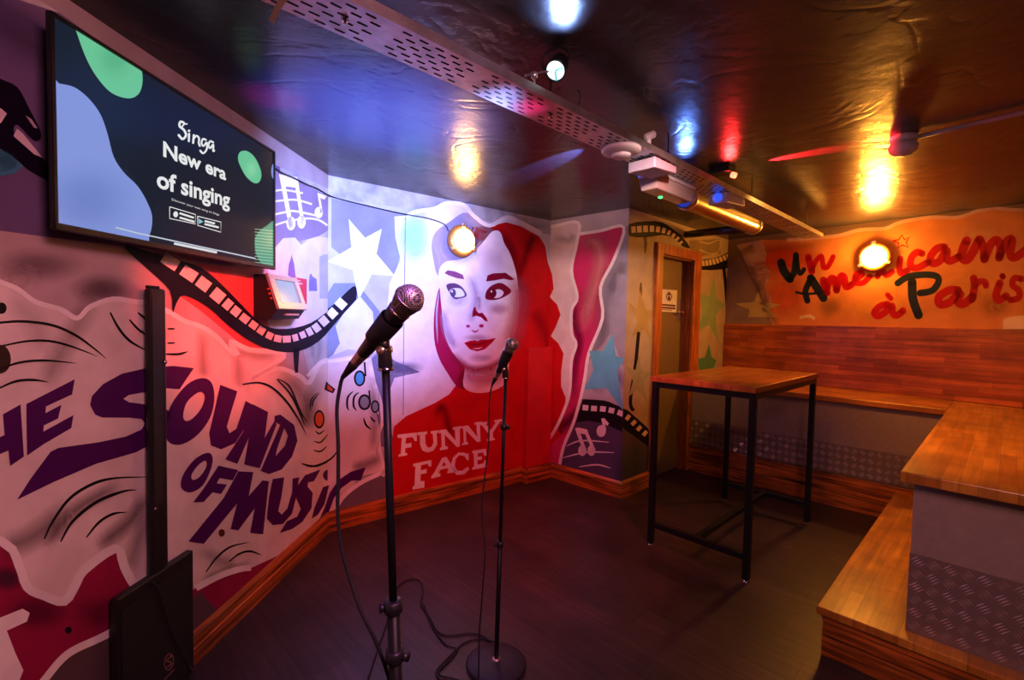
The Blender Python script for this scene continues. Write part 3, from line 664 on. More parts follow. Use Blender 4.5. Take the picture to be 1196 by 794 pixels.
# --- far wall: orange paper with brush-script title
W = W_F
W.crop(*D_).fill([(780,-200),(1400,-200),(3000,-300),(3000,900),(780,900)], (.30,.20,.14))
W.next()
W.fill([(820,350),(920,330),(1000,360),(1000,640),(820,640)], (.34,.22,.22), .8)
W.crop(846,220,3.409)
W.fill([(50,225),(150,205),(250,205),(440,192),(540,166),(640,160),(700,135),(820,115),(930,115),(1010,90),(1080,80),(1193,86),(1700,60),(1700,560),(200,560),(170,500),(150,450),(140,400),(100,330),(75,270)], (.74,.30,.09))
W.next()
W.fill([(50,225),(150,205),(170,260),(160,310),(185,330),(165,400),(190,430),(180,500),(225,560),(205,560),(165,490),(140,400),(100,330),(72,265)], (.80,.50,.44), .9)
W.crop(846,220,3.409).blob(230,280,170,90,(.75,.06,.02),.8).blob(240,430,120,120,(.75,.14,.05),.7).blob(620,470,250,90,(.85,.42,.10),.6).blob(420,470,60,50,(.42,.20,.07),.5).blob(950,420,180,100,(.85,.45,.12),.6).blob(1010,180,150,70,(.88,.50,.30),.5).blob(1080,470,80,60,(.42,.22,.08),.5).blob(620,330,200,60,(.85,.5,.12),.5)
W.fill([(1110,515),(1193,505),(1300,505),(1300,560),(1110,560)], (.85,.65,.55)).stroke([(300,515),(340,508),(360,520)], 12, (.85,.65,.55))
W.next()
W.stroke([(250,206),(440,190),(540,165),(640,160),(700,135),(820,115),(930,115),(1010,90),(1080,80),(1193,86),(1400,70)], 14, (.84,.55,.46), .9, sub=4)
W.stroke([(75,260),(140,400),(170,480),(215,550)], 40, (.15,.08,.08), .5, True)
W.fill([(136,412),(150,452),(225,462),(178,482),(210,512),(95,512),(100,482),(42,458),(118,452)], (.52,.38,.18))
W.crop(*R_)
TR = (.50,.004,.006)
for pts, w_ in (([(178,122),(186,155),(196,190)],21), ([(198,175),(218,135),(240,118),(246,150),(252,172),(272,165),(296,120)],16), ([(250,232),(266,290)],24), ([(262,288),(282,228),(302,228),(312,278)],22), ([(312,276),(330,215),(348,218),(356,262),(385,250)],22), ([(405,225),(432,205),(425,192),(402,208),(400,240),(435,244),(470,212)],18), ([(505,214),(525,178),(545,208),(575,190)],18), ([(612,130),(608,170),(615,198),(645,185)],20), ([(715,105),(690,100),(665,125),(662,165),(695,172),(745,145)],22), ([(820,75),(785,82),(755,120),(765,152),(800,138),(830,85),(832,130),(850,140),(890,120)],24), ([(925,45),(905,95),(905,128),(935,128),(985,40)],28), ([(990,42),(1005,80),(1008,132)],26), ([(1010,130),(1040,60),(1070,42),(1085,80),(1078,125)],26), ([(1080,122),(1112,50),(1140,40),(1130,105),(1150,125),(1196,95),(1240,60)],26),
    ([(552,345),(515,355),(490,385),(510,400),(550,375),(572,350),(578,390),(600,395),(625,375)],22), ([(552,300),(568,318)],16), ([(885,278),(840,280),(795,310),(800,345),(845,335),(895,290),(885,335),(915,342),(955,305)],26), ([(958,222),(962,262),(950,322)],24), ([(962,262),(985,238),(1012,240),(1016,258)],20), ([(1082,245),(1064,300),(1076,326),(1112,306)],24), ([(1094,212),(1096,214)],20), ([(1185,225),(1150,222),(1142,255),(1172,280),(1170,315),(1130,325)],20)):
    W.stroke(pts, w_*1.5, TR, cap=True)
for pts, w_ in (([(50,148),(65,190),(92,225)],30), ([(92,225),(112,190),(120,112)],22), ([(122,120),(132,185),(142,200),(158,180)],16), ([(192,220),(172,262),(165,290),(174,328)],22), ([(190,222),(218,265),(250,315)],30), ([(122,288),(170,296),(235,290)],9), ([(600,245),(650,215),(725,205),(782,212),(792,240),(762,280),(705,292)],24), ([(668,240),(672,320),(698,395)],32)):
    W.stroke(pts, w_*1.3, NAVY, cap=True)
W.stroke([(577,45),(605,40),(620,18),(632,40),(655,28),(640,52),(650,75),(622,65),(600,78),(606,56),(577,45)], 7, (.50,.02,.01), sub=0)

for W, ob, lb in ((W_L, wall_left, 'mural of violet lettering on torn cream paper with a film strip and music notes'), (W_B, wall_back, 'mural of a woman\'s face in red and white beside a pale star'), (W_S, wall_side, 'mural of torn pink paper, blue star, film strip and music notes'), (W_D, wall_door, 'mural of green and tan stars under a film strip'), (W_F, wall_far, 'mural of orange torn paper with red and navy brush script')):
    W.build('mural', PAINT, ob, lb)

# ------------------------------------------------------------------ door in the alcove
dr = tag(bpy.data.objects.new('door_1', None), 'wooden framed olive door with a white notice', None, None, 'structure'); col.objects.link(dr); dr.location = (4.23, 2.165, 0)
mb = MB(); fy = 2.165
for x0, x1 in ((3.80, 3.905), (4.51, 4.66)): mb.box((x0, fy-.028, 0), (x1, fy, DZ+.085))
mb.box((3.905, fy-.028, DZ-.005), (4.51, fy, DZ+.085))
mb.build('door_frame', PINE_Z, dr, .004)
mb = MB(); mb.box((3.9, fy+.001, 0), (3.918, fy+.12, DZ)); mb.box((4.497, fy+.001, 0), (4.515, fy+.12, DZ)); mb.box((3.918, fy+.001, DZ-.018), (4.497, fy+.12, DZ)); mb.box((4.482, fy+.055, 0), (4.497, fy+.075, DZ-.018)); mb.box((3.918, fy+.055, 0), (3.94, fy+.075, DZ-.018))
mb.build('door_lining', mat('dark_red_stain', (.20,.05,.02), .4, noise=.4, nscale=6, stretch=(8,8,1)), dr)
leaf = MB().box((3.92, fy+.078, .008), (4.496, fy+.118, DZ-.02)).build('door_leaf', mat('olive_door_paint', (.21,.135,.05), .45, noise=.06, nscale=20), dr, .003)
mb = MB(); hx = 4.425; hz = 1.52
hz = [CAM+ray(798,362)*((fy+.05)/ray(798,362).y)][0].z
mb.box((hx-.022, fy+.064, hz-.10), (hx+.022, fy+.079, hz+.10)); mb.cyl((hx, fy+.064, hz-.02), (hx, fy+.03, hz-.02), .010); mb.box((hx-.095, fy+.022, hz-.032), (hx+.010, fy+.036, hz-.010))
mb.build('door_handle', CHROME, leaf, .003)
Wn = Flat((3.90, fy+.077), (4.56, fy+.077), rect=(-5, 5, 0, H))
Wn.crop(750, 300, 4.967)
Wn.fill([(107,186),(204,194),(198,322),(104,316)], (.78,.74,.70)); Wn.next()
RDK = (.16,.05,.03)
Wn.stroke([(155,203),(172,228),(155,256),(140,228),(155,203)], 5, RDK, sub=3).blob(156,218,7,8,RDK,1,False).fill([(148,228),(164,230),(162,250),(150,249)], RDK)
for y0, k in ((272, 1.), (288, 1.), (301, .75)):
    Wn.fill([(113,y0),(113+80*k,y0+6),(113+80*k,y0+15*k+2),(113,y0+11*k-1)], RDK if k == 1. else (.45,.32,.28))
Wn.build('notice', PAINT, leaf, 'white notice with a dark symbol and small print')

# ------------------------------------------------------------------ television on the wall
off = .10
Wt = Flat(W_L.pt(0, 0, off).xy, W_L.pt(W_L.len, 0, off).xy, rect=(-99, 99, -99, 99))
us = [Wt.hit(*p) for p in ((60,15), (321.6,176), (320.5,314.6), (61.5,268))]
tu0, tu1 = (us[0][0]+us[3][0])/2, (us[1][0]+us[2][0])/2; tz1 = (us[0][1]+us[1][1])/2; tz0 = (us[2][1]+us[3][1])/2
tv = empty('television', Wt.pt((tu0+tu1)/2, tz0, 0), 'flat television on the wall showing green and blue blobs with white words', 'television')
def wallbox(mb, W, u0, u1, z0, z1, o0, o1, mi=0):
    q = [W.pt(u0, 0, o0), W.pt(u1, 0, o0), W.pt(u1, 0, o1), W.pt(u0, 0, o1)]
    mb.prism([(p.x, p.y) for p in q], z0, z1, mi); return mb
mb = MB(); wallbox(mb, Wt, tu0, tu1, tz0, tz1, -.014, -.004)
wallbox(mb, Wt, tu0, tu1, tz1-.010, tz1, -.004, .004); wallbox(mb, Wt, tu0, tu1, tz0, tz0+.018, -.004, .004)
wallbox(mb, Wt, tu0, tu0+.010, tz0, tz1, -.004, .004); wallbox(mb, Wt, tu1-.010, tu1, tz0, tz1, -.004, .004)
mb.build('casing', BLACKP, tv, .002)
mb = MB(); cu = (tu0+tu1)/2; cz = (tz0+tz1)/2
wallbox(mb, Wt, cu-.25, cu+.25, cz-.18, cz+.15, -.075, -.014); wallbox(mb, Wt, cu-.10, cu+.10, cz-.1, cz+.1, -.0995, -.07)
mb.build('wall_bracket', BLACK, tv)
S = Flat(W_L.pt(0, 0, off-.003).xy, W_L.pt(W_L.len, 0, off-.003).xy, rect=(tu0+.010, tu1-.010, tz0+.018, tz1-.010))
rx = S.rect
S.fill([(rx[0],rx[2]),(rx[1],rx[2]),(rx[1],rx[3]),(rx[0],rx[3])], (.012,.020,.036), uvs=True); S.next()
S.crop(0,0,2.985)
S.blob(330,330,260,330,(.02,.035,.075),.6)
S.next()
PERI = (.26,.34,.72); GRN = (.17,.58,.34)
S.fill([(150,285),(205,291),(260,305),(310,345),(350,400),(375,470),(395,545),(430,600),(480,650),(515,710),(530,760),(520,820),(480,870),(150,900)], PERI, smooth=4)
S.fill([(255,60),(272,130),(305,215),(345,280),(390,325),(445,343),(480,330),(495,295),(494,250),(478,225),(350,140)], GRN, smooth=4)
S.fill([(830,560),(836,530),(862,527),(890,552),(910,600),(905,632),(885,638),(855,612)], GRN, smooth=5).blob(957,597,12,30,PERI,1,False)
S.crop(160,120,3.97).fill([(545,640),(562,600),(600,570),(640,560),(640,760),(590,755),(555,710)], (.10,.36,.26), smooth=4)
S.next()
S.crop(0,0,2.985).blob(300,700,200,160,(.14,.20,.52),.6).blob(400,200,80,90,(.08,.36,.20),.5).blob(875,590,28,40,(.30,.72,.45),.6)
S.crop(160,120,3.97)
for k in range(13): S.stroke([(545,585+k*14),(640,595+k*14)], 3, (.35,.70,.50), .9, sub=0)
WT = (.80,.82,.82)
S.text('New era', (120,176), (412,300), (120,250), WT, .03).text('of singing', (90,306), (430,416), (90,420), WT, .028)
# the script word above, brushed with a round pen
for pts, w_ in (([(215,92),(200,88),(196,108),(216,126),(226,150),(210,168),(192,150)],11), ([(204,118),(216,100),(230,98)],7), ([(240,144),(239,178)],10), ([(262,150),(259,186)],10), ([(261,168),(274,153),(286,164),(285,186),(290,200)],9), ([(318,172),(304,168),(298,188),(308,200),(322,184),(322,215),(306,234),(292,222)],9), ([(352,184),(338,178),(330,196),(338,210),(352,194),(352,222),(357,222)],9)):
    S.stroke(pts, w_, WT, cap=True)
S.blob(240,130,6,6,WT,1,False)
S.text('Discover your next song on Singa', (160,442), (380,514), (160,456), WT, .0)
for q in ([(150,482),(270,518),(270,562),(150,536)], [(280,526),(388,553),(388,600),(280,568)]):
    S.stroke(q+[q[0]], 4, WT, sub=0)
S.blob(178,517,11,14,WT,1,False).fill([(285,536),(285,562),(306,552)], (.25,.6,.7))
for a, b in (((196,512),(262,533)), ((196,532),(266,552)), ((312,548),(360,560)), ((312,562),(378,578))): S.stroke([a, b], 9, WT, sub=0)
S.stroke([(-100,578),(0,604),(548,722)], 6, (.55,.62,.72), sub=0)
S.stroke([(170,652),(370,694)], 11, (.72,.74,.76), sub=0)
S.build('screen', SCREEN, tv, 'lit screen with green and blue blobs and white words')

# ------------------------------------------------------------------ touch terminal and red card on the wall
bz = [(308.9,320), (343.8,324.6), (361.6,361.9), (329,362.4)]
o0, o1 = .075, .135
h0, h1, h2, h3 = W_L.hit(*bz[0], o0), W_L.hit(*bz[1], o0), W_L.hit(*bz[2], o1), W_L.hit(*bz[3], o1)
ua, ub = (h0[0]+h3[0])/2, (h1[0]+h2[0])/2; za_, zb_ = (h0[1]+h1[1])/2, (h2[1]+h3[1])/2
term = empty('touch_terminal', W_L.pt((ua+ub)/2, zb_-.04, 0), 'small wall terminal with a tilted screen in a silver frame', 'terminal')
mb = MB()
prof = [(.001, za_+.0), (o0-.012, za_), (o1-.012, zb_), (.09, zb_-.045), (.001, zb_-.05)]
vs = [W_L.pt(u, z, o_) for u in (ua+.006, ub-.006) for o_, z in prof]; n = 5
mb.add(vs, [tuple(range(n)), tuple(range(2*n-1, n-1, -1))]+[(i, (i+1) % n, n+(i+1) % n, n+i) for i in range(n)])
mb.build('housing', BLACKP, term, .003)
def slope_pt(k, v, dn): # k along u 0..1, v 0 top..1 bottom, dn out of the sloped face
    u = ua+(ub-ua)*k; z = za_+(zb_-za_)*v; o_ = o0+(o1-o0)*v-.012
    nrm = Vector((o1-o0, za_-zb_)); nrm = Vector((nrm.y, nrm.x)).normalized()
    return W_L.pt(u, z+nrm.y*dn, o_+nrm.x*dn)
def slab(k0, k1, v0, v1, d0, d1):
    return [slope_pt(k0,v0,d0),slope_pt(k1,v0,d0),slope_pt(k1,v1,d0),slope_pt(k0,v1,d0)], [slope_pt(k0,v0,d1),slope_pt(k1,v0,d1),slope_pt(k1,v1,d1),slope_pt(k0,v1,d1)]
mb = MB()
for k in ((0,1,0,.14),(0,1,.80,1),(0,.17,.14,.80),(.86,1,.14,.80)): mb.hexa(*slab(*k, 0, .014))
mb.build('bezel', mat('silver_frame', (.50,.48,.48), .35, .7), term, .0015)
mb = MB(); mb.hexa(*slab(.17,.86,.14,.80,.001,.006)); mb.build('display', mat('pale_display', (.03,.03,.04), .15, emit=(.40,.48,.72), estr=.75, noise=.2, nscale=30), term)
mb = MB()
for k in range(3): p = slope_pt(-.02, .42+.13*k, -.004); mb.cyl(p, p-W_L.e*.006, .005, 10)
mb.build('button', mat('red_button', (.6,.05,.04), .4), term)
mb = MB(); pm = W_L.pt(ua+(ub-ua)*.62, 0, .09); wallbox(mb, W_L, ua+(ub-ua)*.35, ua+(ub-ua)*.80, zb_-.028, zb_-.018, .06, .118); mb.build('card_slot', mat('slot_silver', (.6,.55,.5), .4, .5), term)
cd = [W_L.hit(*p, .003) for p in ((343,325.5), (356.7,326), (357,352), (343,350))]
c0, c1 = cd[0][0], cd[1][0]; mb = MB(); wallbox(mb, W_L, c0-.02, c1, cd[3][1]-.02, cd[1][1], .009, .012)
card = mb.build('red_card', mat('red_card_print', (.62,.03,.06), .4), None, origin=W_L.pt(c1, cd[1][1], .01)); tag(card, 'small red card stuck on the wall behind the touch terminal', 'sign')
Wc = Flat(W_L.pt(0, 0, .012).xy, W_L.pt(W_L.len, 0, .012).xy); Wc.crop(290,300,8.73)
Wc.stroke([(505,240),(530,246)], 10, (.85,.6,.6), sub=0).stroke([(500,268),(552,276)], 14, (.85,.6,.6), sub=0)
Wc.build('print', PAINT, card, 'pale print on the red card')

# thin wire running along the walls to the lamp
pts = [W_L.pt(*W_L.hit(*p, .012), .012) for p in ((318,194), (330,202), (344,208), (358,215), (372,221))]+[W_B.pt(*W_B.hit(*p, .012), .012) for p in ((389,230), (420,238), (465,248.5), (500,255), (519,262), (524,270))]
wire = MB().tube(pts, .0035, 6).build('wall_wire', RUBBER, origin=pts[5]); tag(wire, 'thin dark wire running across the wall from behind the television to the round lamp', 'cable')

# ------------------------------------------------------------------ round bulkhead lamps
GLOW = mat('lamp_glass', (.9,.85,.75), .3, emit=(1.0,.42,.06), estr=235)
GLOW2 = mat('lamp_glass_pale', (.9,.85,.75), .3, emit=(1.0,.52,.16), estr=55)
AMBERM = mat('brass_housing', (.62,.27,.07), .4, .3)
def bulkhead(W, px, py, label, glow):
    u, z = W.hit(px, py, .05); c = W.pt(u, z, .008); n = W.n
    r = empty('bulkhead_lamp', c, label, 'lamp', 'round wall lamps')
    MB().lathe(c, n, [(0, .118), (.012, .126), (.030, .126), (.045, .114), (.052, .094)], 40).build('housing', AMBERM, r)
    MB().lathe(c+n*.046, n, [(0, .091), (.018, .089), (.040, .076), (.056, .052), (.064, .024), (.066, .0)], 40).build('glass_dome', glow, r)
    for k in range(3):
        a = PI/2+.05+k*2*PI/3; d = W.e*math.cos(a)+Vector((0,0,1))*math.sin(a); p = c+d*.120+n*.03
        t = n.cross(d); mb = MB(); b = [p+d*i+t*j for i, j in ((-.018,-.016),(.016,-.012),(.016,.012),(-.018,.016))]
        mb.hexa(b, [q+n*.03 for q in b]); mb.build('clip', BRASSY, r, .003)
    return c
lampL = bulkhead(W_B, 541, 281, 'round glowing wall lamp with brass rim on the portrait mural', GLOW2)
lampR = bulkhead(W_F, 1021, 300, 'round glowing wall lamp on the orange mural above the wooden backrest', GLOW)

# ------------------------------------------------------------------ column loudspeaker on its flat bass cabinet
fo = .055
q = [W_L.hit(*p, fo) for p in ((137,700), (226,642))]
su0, su1 = q[0][0], q[1][0]; sz = (q[0][1]+q[1][1])/2
spk = empty('column_speaker', W_L.pt((su0+su1)/2, 0, fo/2), 'slim black column speaker standing on its bass cabinet against the wall', 'speaker')
mb = MB(); wallbox(mb, W_L, su0, su1, .012, sz, .026, fo); cab = mb.build('bass_cabinet', BLACKP, spk, .006)
for k in (.12, .88):
    u = su0+(su1-su0)*k; wallbox(MB(), W_L, u-.02, u+.02, 0, .014, .030, .050).build('rubber_foot', RUBBER, spk)
mb = MB(); wallbox(mb, W_L, su0+.012, su1-.012, .03, sz-.045, fo, fo+.004); mb.build('grille', mat('black_grille', (.010,.010,.011), .6, bump=.3, bscale=400), cab)
E_ = Flat(W_L.pt(0, 0, fo+.005).xy, W_L.pt(W_L.len, 0, fo+.005).xy, z0=-1); E_.crop(110,590,3.894)
RG = (.30,.14,.13)
E_.stroke([(340+22*math.cos(t)*.95, 712-(36*math.sin(t)+6*math.cos(t))) for t in [2*PI*k/24 for k in range(25)]], 4, RG, sub=0)
E_.stroke([(352,690),(338,696),(330,708),(345,712),(352,722),(338,732),(326,736)], 6, RG, taper=(.4,.4)).blob(350,686,5,5,RG,1,False)
E_.stroke([(320,790),(366,745)], 4, RG, sub=0)
E_.build('emblem', PAINT, cab, 'round pale emblem of a running figure')
pc = [W_L.hit(*p, fo) for p in ((178,500), (197,500))]; pu0, pu1 = pc[0][0], pc[1][0]
pt_z = W_L.hit(184, 337, fo)[1]
mb = MB(); wallbox(mb, W_L, pu0, pu1, sz, pt_z, .028, fo-.004); colm = mb.build('column', BLACKP, spk, .008)
mb = MB(); wallbox(mb, W_L, pu0+.008, pu1-.022, sz+.25, pt_z-.03, fo-.0045, fo-.002); mb.build('driver_grille', mat('column_grille', (.02,.016,.018), .5, bump=.4, bscale=300), colm)
mb = MB(); wallbox(mb, W_L, pu0+.004, pu1-.018, pt_z-.001, pt_z+.010, .030, fo-.012); mb.build('end_cap', BLACK, colm, .003)
zb = W_L.hit(190, 423, fo)[1]; p = W_L.pt(pu1-.012, zb, fo-.004); MB().lathe(p, W_L.n, [(0,.008),(.006,.007),(.008,.003)], 14).build('bolt', CHROME, colm)
zb = W_L.hit(178, 596, fo)[1]; p = W_L.pt(pu0+.012, zb, fo-.004); MB().lathe(p, W_L.n, [(0,.006),(.005,.005),(.006,.002)], 14).build('bolt', CHROME, colm)
pts = [W_L.pt(*W_L.hit(*p, o_), o_) for p, o_ in (((176,679), .03), ((179,680.5), .062), ((187,695), .066), ((195,722), .067), ((203,744), .068), ((212,762), .069), ((221,776), .075), ((228,789), .11), ((232,800), .14))]
c = MB().tube(pts, .0035, 6).build('speaker_cable', RUBBER, origin=pts[0]); tag(c, 'thin cable draped over the front of the bass cabinet', 'cable')

# ------------------------------------------------------------------ microphones, stands, cables
def microphone(ball, tail, label, scale=1.):
    """ball = centre of the head, tail = end of the plug boot"""
    a = (tail-ball).normalized(); r = empty('microphone', ball, label, 'microphone', 'microphones on stands'); L = (tail-ball).length; k = L/.235
    MB().lathe(ball, -a, [(-.030*k,.0185),(-.022*k,.0215),(-.012*k,.0245),(-.002,.0262)]+[(.0262*math.sin(t), .0262*math.cos(t)) for t in [PI/2*i/8 for i in range(1, 9)]], 36).build('grille', GRILLE, r)
    MB().lathe(ball, a, [(-.003,.0262),(-.0022,.0275),(.0022,.0275),(.003,.0262)], 36).build('band', mat('grille_band', (.25,.22,.22), .3, .9), r)
    MB().lathe(ball, a, [(.0275*k,.0203),(.029*k,.0212),(.0315*k,.0212),(.033*k,.0203)], 32).build('collar', mat('mic_collar', (.30,.26,.22), .25, .9), r)
    body = MB().lathe(ball, a, [(.028*k,.0198),(.032*k,.0205),(.042*k,.0200),(.050*k,.0188),(.10*k,.0165),(.155*k,.0125),(.157*k,.0118)], 32).build('handle', mat('mic_enamel', (.014,.013,.016), .28, coat=.5, bump=.06, bscale=300), r)
    sw = a.cross(FWD).normalized(); f = -(FWD-a*FWD.dot(a)).normalized()
    p = ball+a*.072*k+f*.0178; mb = MB(); b = [p+a*i+sw*j for i, j in ((-.012,-.004),(.012,-.004),(.012,.004),(-.012,.004))]; mb.hexa(b, [x+f*.004 for x in b]); mb.build('switch', BLACKP, body)
    MB().lathe(ball, a, [(.156*k,.0112),(.158*k,.0118),(.164*k,.0118),(.165*k,.0108),(.180*k,.0106),(.185*k,.0098)], 28).build('connector', BRASSY, r)
    MB().lathe(ball, a, [(.183*k,.0098),(.195*k,.0098),(.212*k,.0072),(.235*k,.0042)], 24).build('cable_boot', RUBBER, r)
    return a, k
def mic_stand(ball, a, k, ptop, pbot, label, base_r, joints):
    r = empty('microphone_stand', Vector((pbot.x, pbot.y, 0)), label, 'microphone stand', 'microphone stands')
    d = (pbot-ptop).normalized()
    hold = ball+a*.085*k
    # clip: sleeve, neck, swivel, threaded ferrule
    cl = MB().lathe(hold-a*.034, a, [(0,.0222),(.002,.0232),(.062,.0205),(.064,.0195),(.062,.0175),(.002,.0200)], 28, caps=False).build('microphone_clip', BLACKP, r)
    down = (ptop-hold); mb = MB(); neck0 = hold+down.normalized()*.017
    mb.cyl(neck0, hold+down*.55, .011, 16, r1=.009); mb.build('neck', BLACKP, cl)
    mb = MB(); side = a.cross(d).normalized(); sp = hold+down*.52; mb.cyl(sp-side*.013, sp+side*.013, .0085, 16); mb.build('pivot_screw', BRASSY, cl)
    mb = MB(); mb.lathe(hold+down*.45, ptop-(hold+down*.45), [(0,.0105),(.004,.0122),((ptop-(hold+down*.45)).length-.006,.0135),((ptop-(hold+down*.45)).length,.0125)], 20); mb.build('ferrule', BLACKP, cl)
    MB().lathe(ptop-d*.002, d, [(0,.010),(.001,.0145),(.006,.0145),(.007,.010)], 20).build('lock_ring', CHROME, r)
    full = (pbot-ptop).length; cj = joints[0]
    MB().cyl(ptop+d*.004, ptop+d*(cj+.02), .0075, 18).build('upper_tube', BLACK, r)
    MB().cyl(ptop+d*cj, pbot-d*.004, .0125 if base_r > .13 else .0095, 20).build('lower_tube', BLACK, r)
    sd = (RW @ Vector((1,0,0))); sd = (sd-d*sd.dot(d)).normalized()
    for i, j in enumerate(joints[:2]):
        s_ = (-1 if i == 0 else 1); p = ptop+d*j; R = .0125 if base_r > .13 else .0095
        c = MB().lathe(p-d*.004, d, [(0,R+.001),(.002,R+.005),(.022,R+.005),(.026,R+.001)], 24).build('clutch', BLACKP, r)
        mb = MB(); q0 = p+d*.010+sd*s_*(R+.002); mb.cyl(q0, q0+sd*s_*.012-FWD*.004, .0075, 14, r1=.009); mb.build('knob', BLACKP, c)
    bb = Vector((pbot.x, pbot.y, 0))
    MB().lathe(bb, (0,0,1), [(0,base_r-.004),(.004,base_r),(.014,base_r),(.020,base_r-.008),(.024,base_r*.45),(.026,.02)], 56).build('base_plate', mat('cast_iron_base', (.03,.027,.03), .5, bump=.15, bscale=120), r)
    MB().lathe(bb+Vector((0,0,.024)), (0,0,1), [(0,.018),(.006,.0175),(.010,.013)], 24).build('base_collar', BRASSY, r)
b1, t1 = at(478, 349, .845), at(400, 441, .965)
a1, k1 = microphone(b1, t1, 'large black vocal microphone with silver head nearest the camera')
top1 = at(450.5, 430, .905); dn = at(462, 790, .932); d1 = (dn-top1).normalized(); bot1 = top1+d1*(top1.z-.02)/(-d1.z)
mic_stand(b1, a1, k1, top1, bot1, 'tall black microphone stand in front, holding the larger microphone', .135, [(at(456,703,.925)-top1).length, (at(460.5,760,.93)-top1).length])
b2, t2 = at(598, 402, 1.93), at(574.5, 450, 2.03)
a2, k2 = microphone(b2, t2, 'smaller looking black microphone in front of the red dress of the portrait')
bot2 = on_z(579.5, 771, .022); top2 = at(590.5, 441, 1.985)
mic_stand(b2, a2, k2, top2, bot2, 'far microphone stand on a round black base with the cable hanging behind it', .125, [(at(586,633,2.0)-top2).length, (at(588.5,495,2.0)-top2).length])
pts = [t1, at(397.5,450,.968), at(393.5,478,.97), at(395,520,.972), at(395,560,.975), at(394.5,600,.975), at(399,640,.97), at(409,676,.965), at(421,712,.955), at(437,745,.95), at(452,785,.955), at(462,830,1.0), Vector((.66,1.02,.10)), Vector((.62,1.16,.012)), Vector((.72,1.35,.008)), Vector((.84,1.52,.008))]
c = MB().tube(pts, .0037, 8).build('microphone_cable', RUBBER, origin=t1); tag(c, 'black cable hanging from the large front microphone down to the floor', 'cable', 'microphone cables')
fl = lambda x, y: on_z(x, y, .006)
pts = [t2, at(572.3,462,2.03), at(571.3,480,2.03), at(570.5,520,2.02), at(566,558,2.01), at(562.5,598,1.99), at(566.5,640,1.96), at(564,685,1.93), at(560,735,1.90), at(559.5,765,1.88), on_z(560,800,.03), on_z(572,830,.006), on_z(545,815,.006), on_z(510,789,.006), fl(520,772), fl(540,752), fl(560,746), fl(578,750)]
c = MB().tube(pts, .0034, 8).build('microphone_cable', RUBBER, origin=t2); tag(c, 'black cable looping down from the far microphone to its round base', 'cable', 'microphone cables')
pts = [fl(430,792), fl(441,758), fl(452,726), fl(458,700), fl(464,686), fl(476,677), fl(490,678), fl(494,690), fl(492,706), fl(503,722), fl(511,737), fl(525,742), fl(545,739.5), fl(560,741), fl(574,748), fl(590,752)]
c = MB().tube(pts, .0036, 8).build('floor_cable', RUBBER, origin=pts[3]); tag(c, 'black cable snaking across the floor between the two microphone stands', 'cable')
pts = [fl(493,706)+Vector((.01,0,0)), fl(504,730), fl(520,752), fl(534,758), fl(526,770), fl(512,786), fl(528,792), fl(560,800)]
c = MB().tube(pts, .0034, 8).build('floor_cable', RUBBER, origin=pts[1]); tag(c, 'short looped black cable on the floor left of the round stand base', 'cable')

# ------------------------------------------------------------------ bar table
tb = empty('bar_table', (3.40, 1.26, 0), 'tall bar table with a butcher block top on black square legs', 'table')
x0, x1, y0, y1, tz = 2.775, 4.03, .945, 1.585, 1.105
MB().box((x0, y0, tz-.034), (x1, y1, tz)).build('table_top', TABLEW, tb, .004)
lx, ly, w_ = (2.805, 3.975), (.965, 1.560), .0175
for X in lx:
    for Y in ly:
        lg = MB().box((X-w_, Y-w_, .018), (X+w_, Y+w_, tz-.034)).build('leg', BLACK, tb, .002)
        MB().lathe((X, Y, 0), (0,0,1), [(0,.017),(.006,.017),(.008,.007),(.02,.007)], 16).build('levelling_foot', CHROME, lg)
mb = MB()
for Y in ly: mb.box((lx[0]+w_, Y-w_, tz-.069), (lx[1]-w_, Y+w_, tz-.0345))
for X in lx: mb.box((X-w_, ly[0]+w_, tz-.069), (X+w_, ly[1]-w_, tz-.0345))
mb.build('frame', BLACK, tb)
for X in lx: MB().box((X-w_, ly[0]+w_, .125), (X+w_, ly[1]-w_, .16)).build('stretcher', BLACK, tb, .002)
MB().box((lx[0]+w_, 1.2625-w_, .125), (lx[1]-w_, 1.2625+w_, .16)).build('stretcher', BLACK, tb, .002)

# ------------------------------------------------------------------ tiered benches
def far_x(y): return C_F[0]+(C_E[0]-C_F[0])*(y-C_F[1])/(C_E[1]-C_F[1])
SZ = .885; YS = .272; XF = 4.50; XP = 4.555
def chequer(mb, O_, eu, ev, nn, W_, H_, pitch=.046):
    """raised bars, alternating left and right leaning pairs, over a base sheet"""
    rows = int(H_/pitch); cols = int(W_/pitch)
    for j in range(rows):
        for i in range(cols):
            s_ = 1 if (i+j) % 2 else -1; c = O_+eu*((i+.5)*W_/cols)+ev*((j+.5)*H_/rows)
            for k in (-1.5, -.5, .5, 1.5):
                a = (eu+ev*s_)*.70711; b = (ev-eu*s_)*.70711; p = c+b*k*.0098
                la, lb = pitch*.43, .0030
                vs = [p-a*la, p-b*lb, p+a*la, p+b*lb, p+nn*.003-a*la*.6, p+nn*.003+a*la*.6]
                mb.add(vs, [(0,1,5,4), (1,2,5), (2,3,4,5), (3,0,4)], 1)
fb = empty('tiered_bench', (XP, 1.2, 0), 'long high bench below the orange mural, behind the table', 'bench', 'wooden benches')
YE = 2.162
MB().prism([(XF, YS+.001), (far_x(YS)-.002, YS+.001), (far_x(YE)-.002, YE), (XF, YE)], SZ-.042, SZ).build('seat', BENCHY, fb, .004)
MB().box((XP, .24, .50), (XP+.02, YE, SZ-.042)).build('front_panel', PANEL, fb)
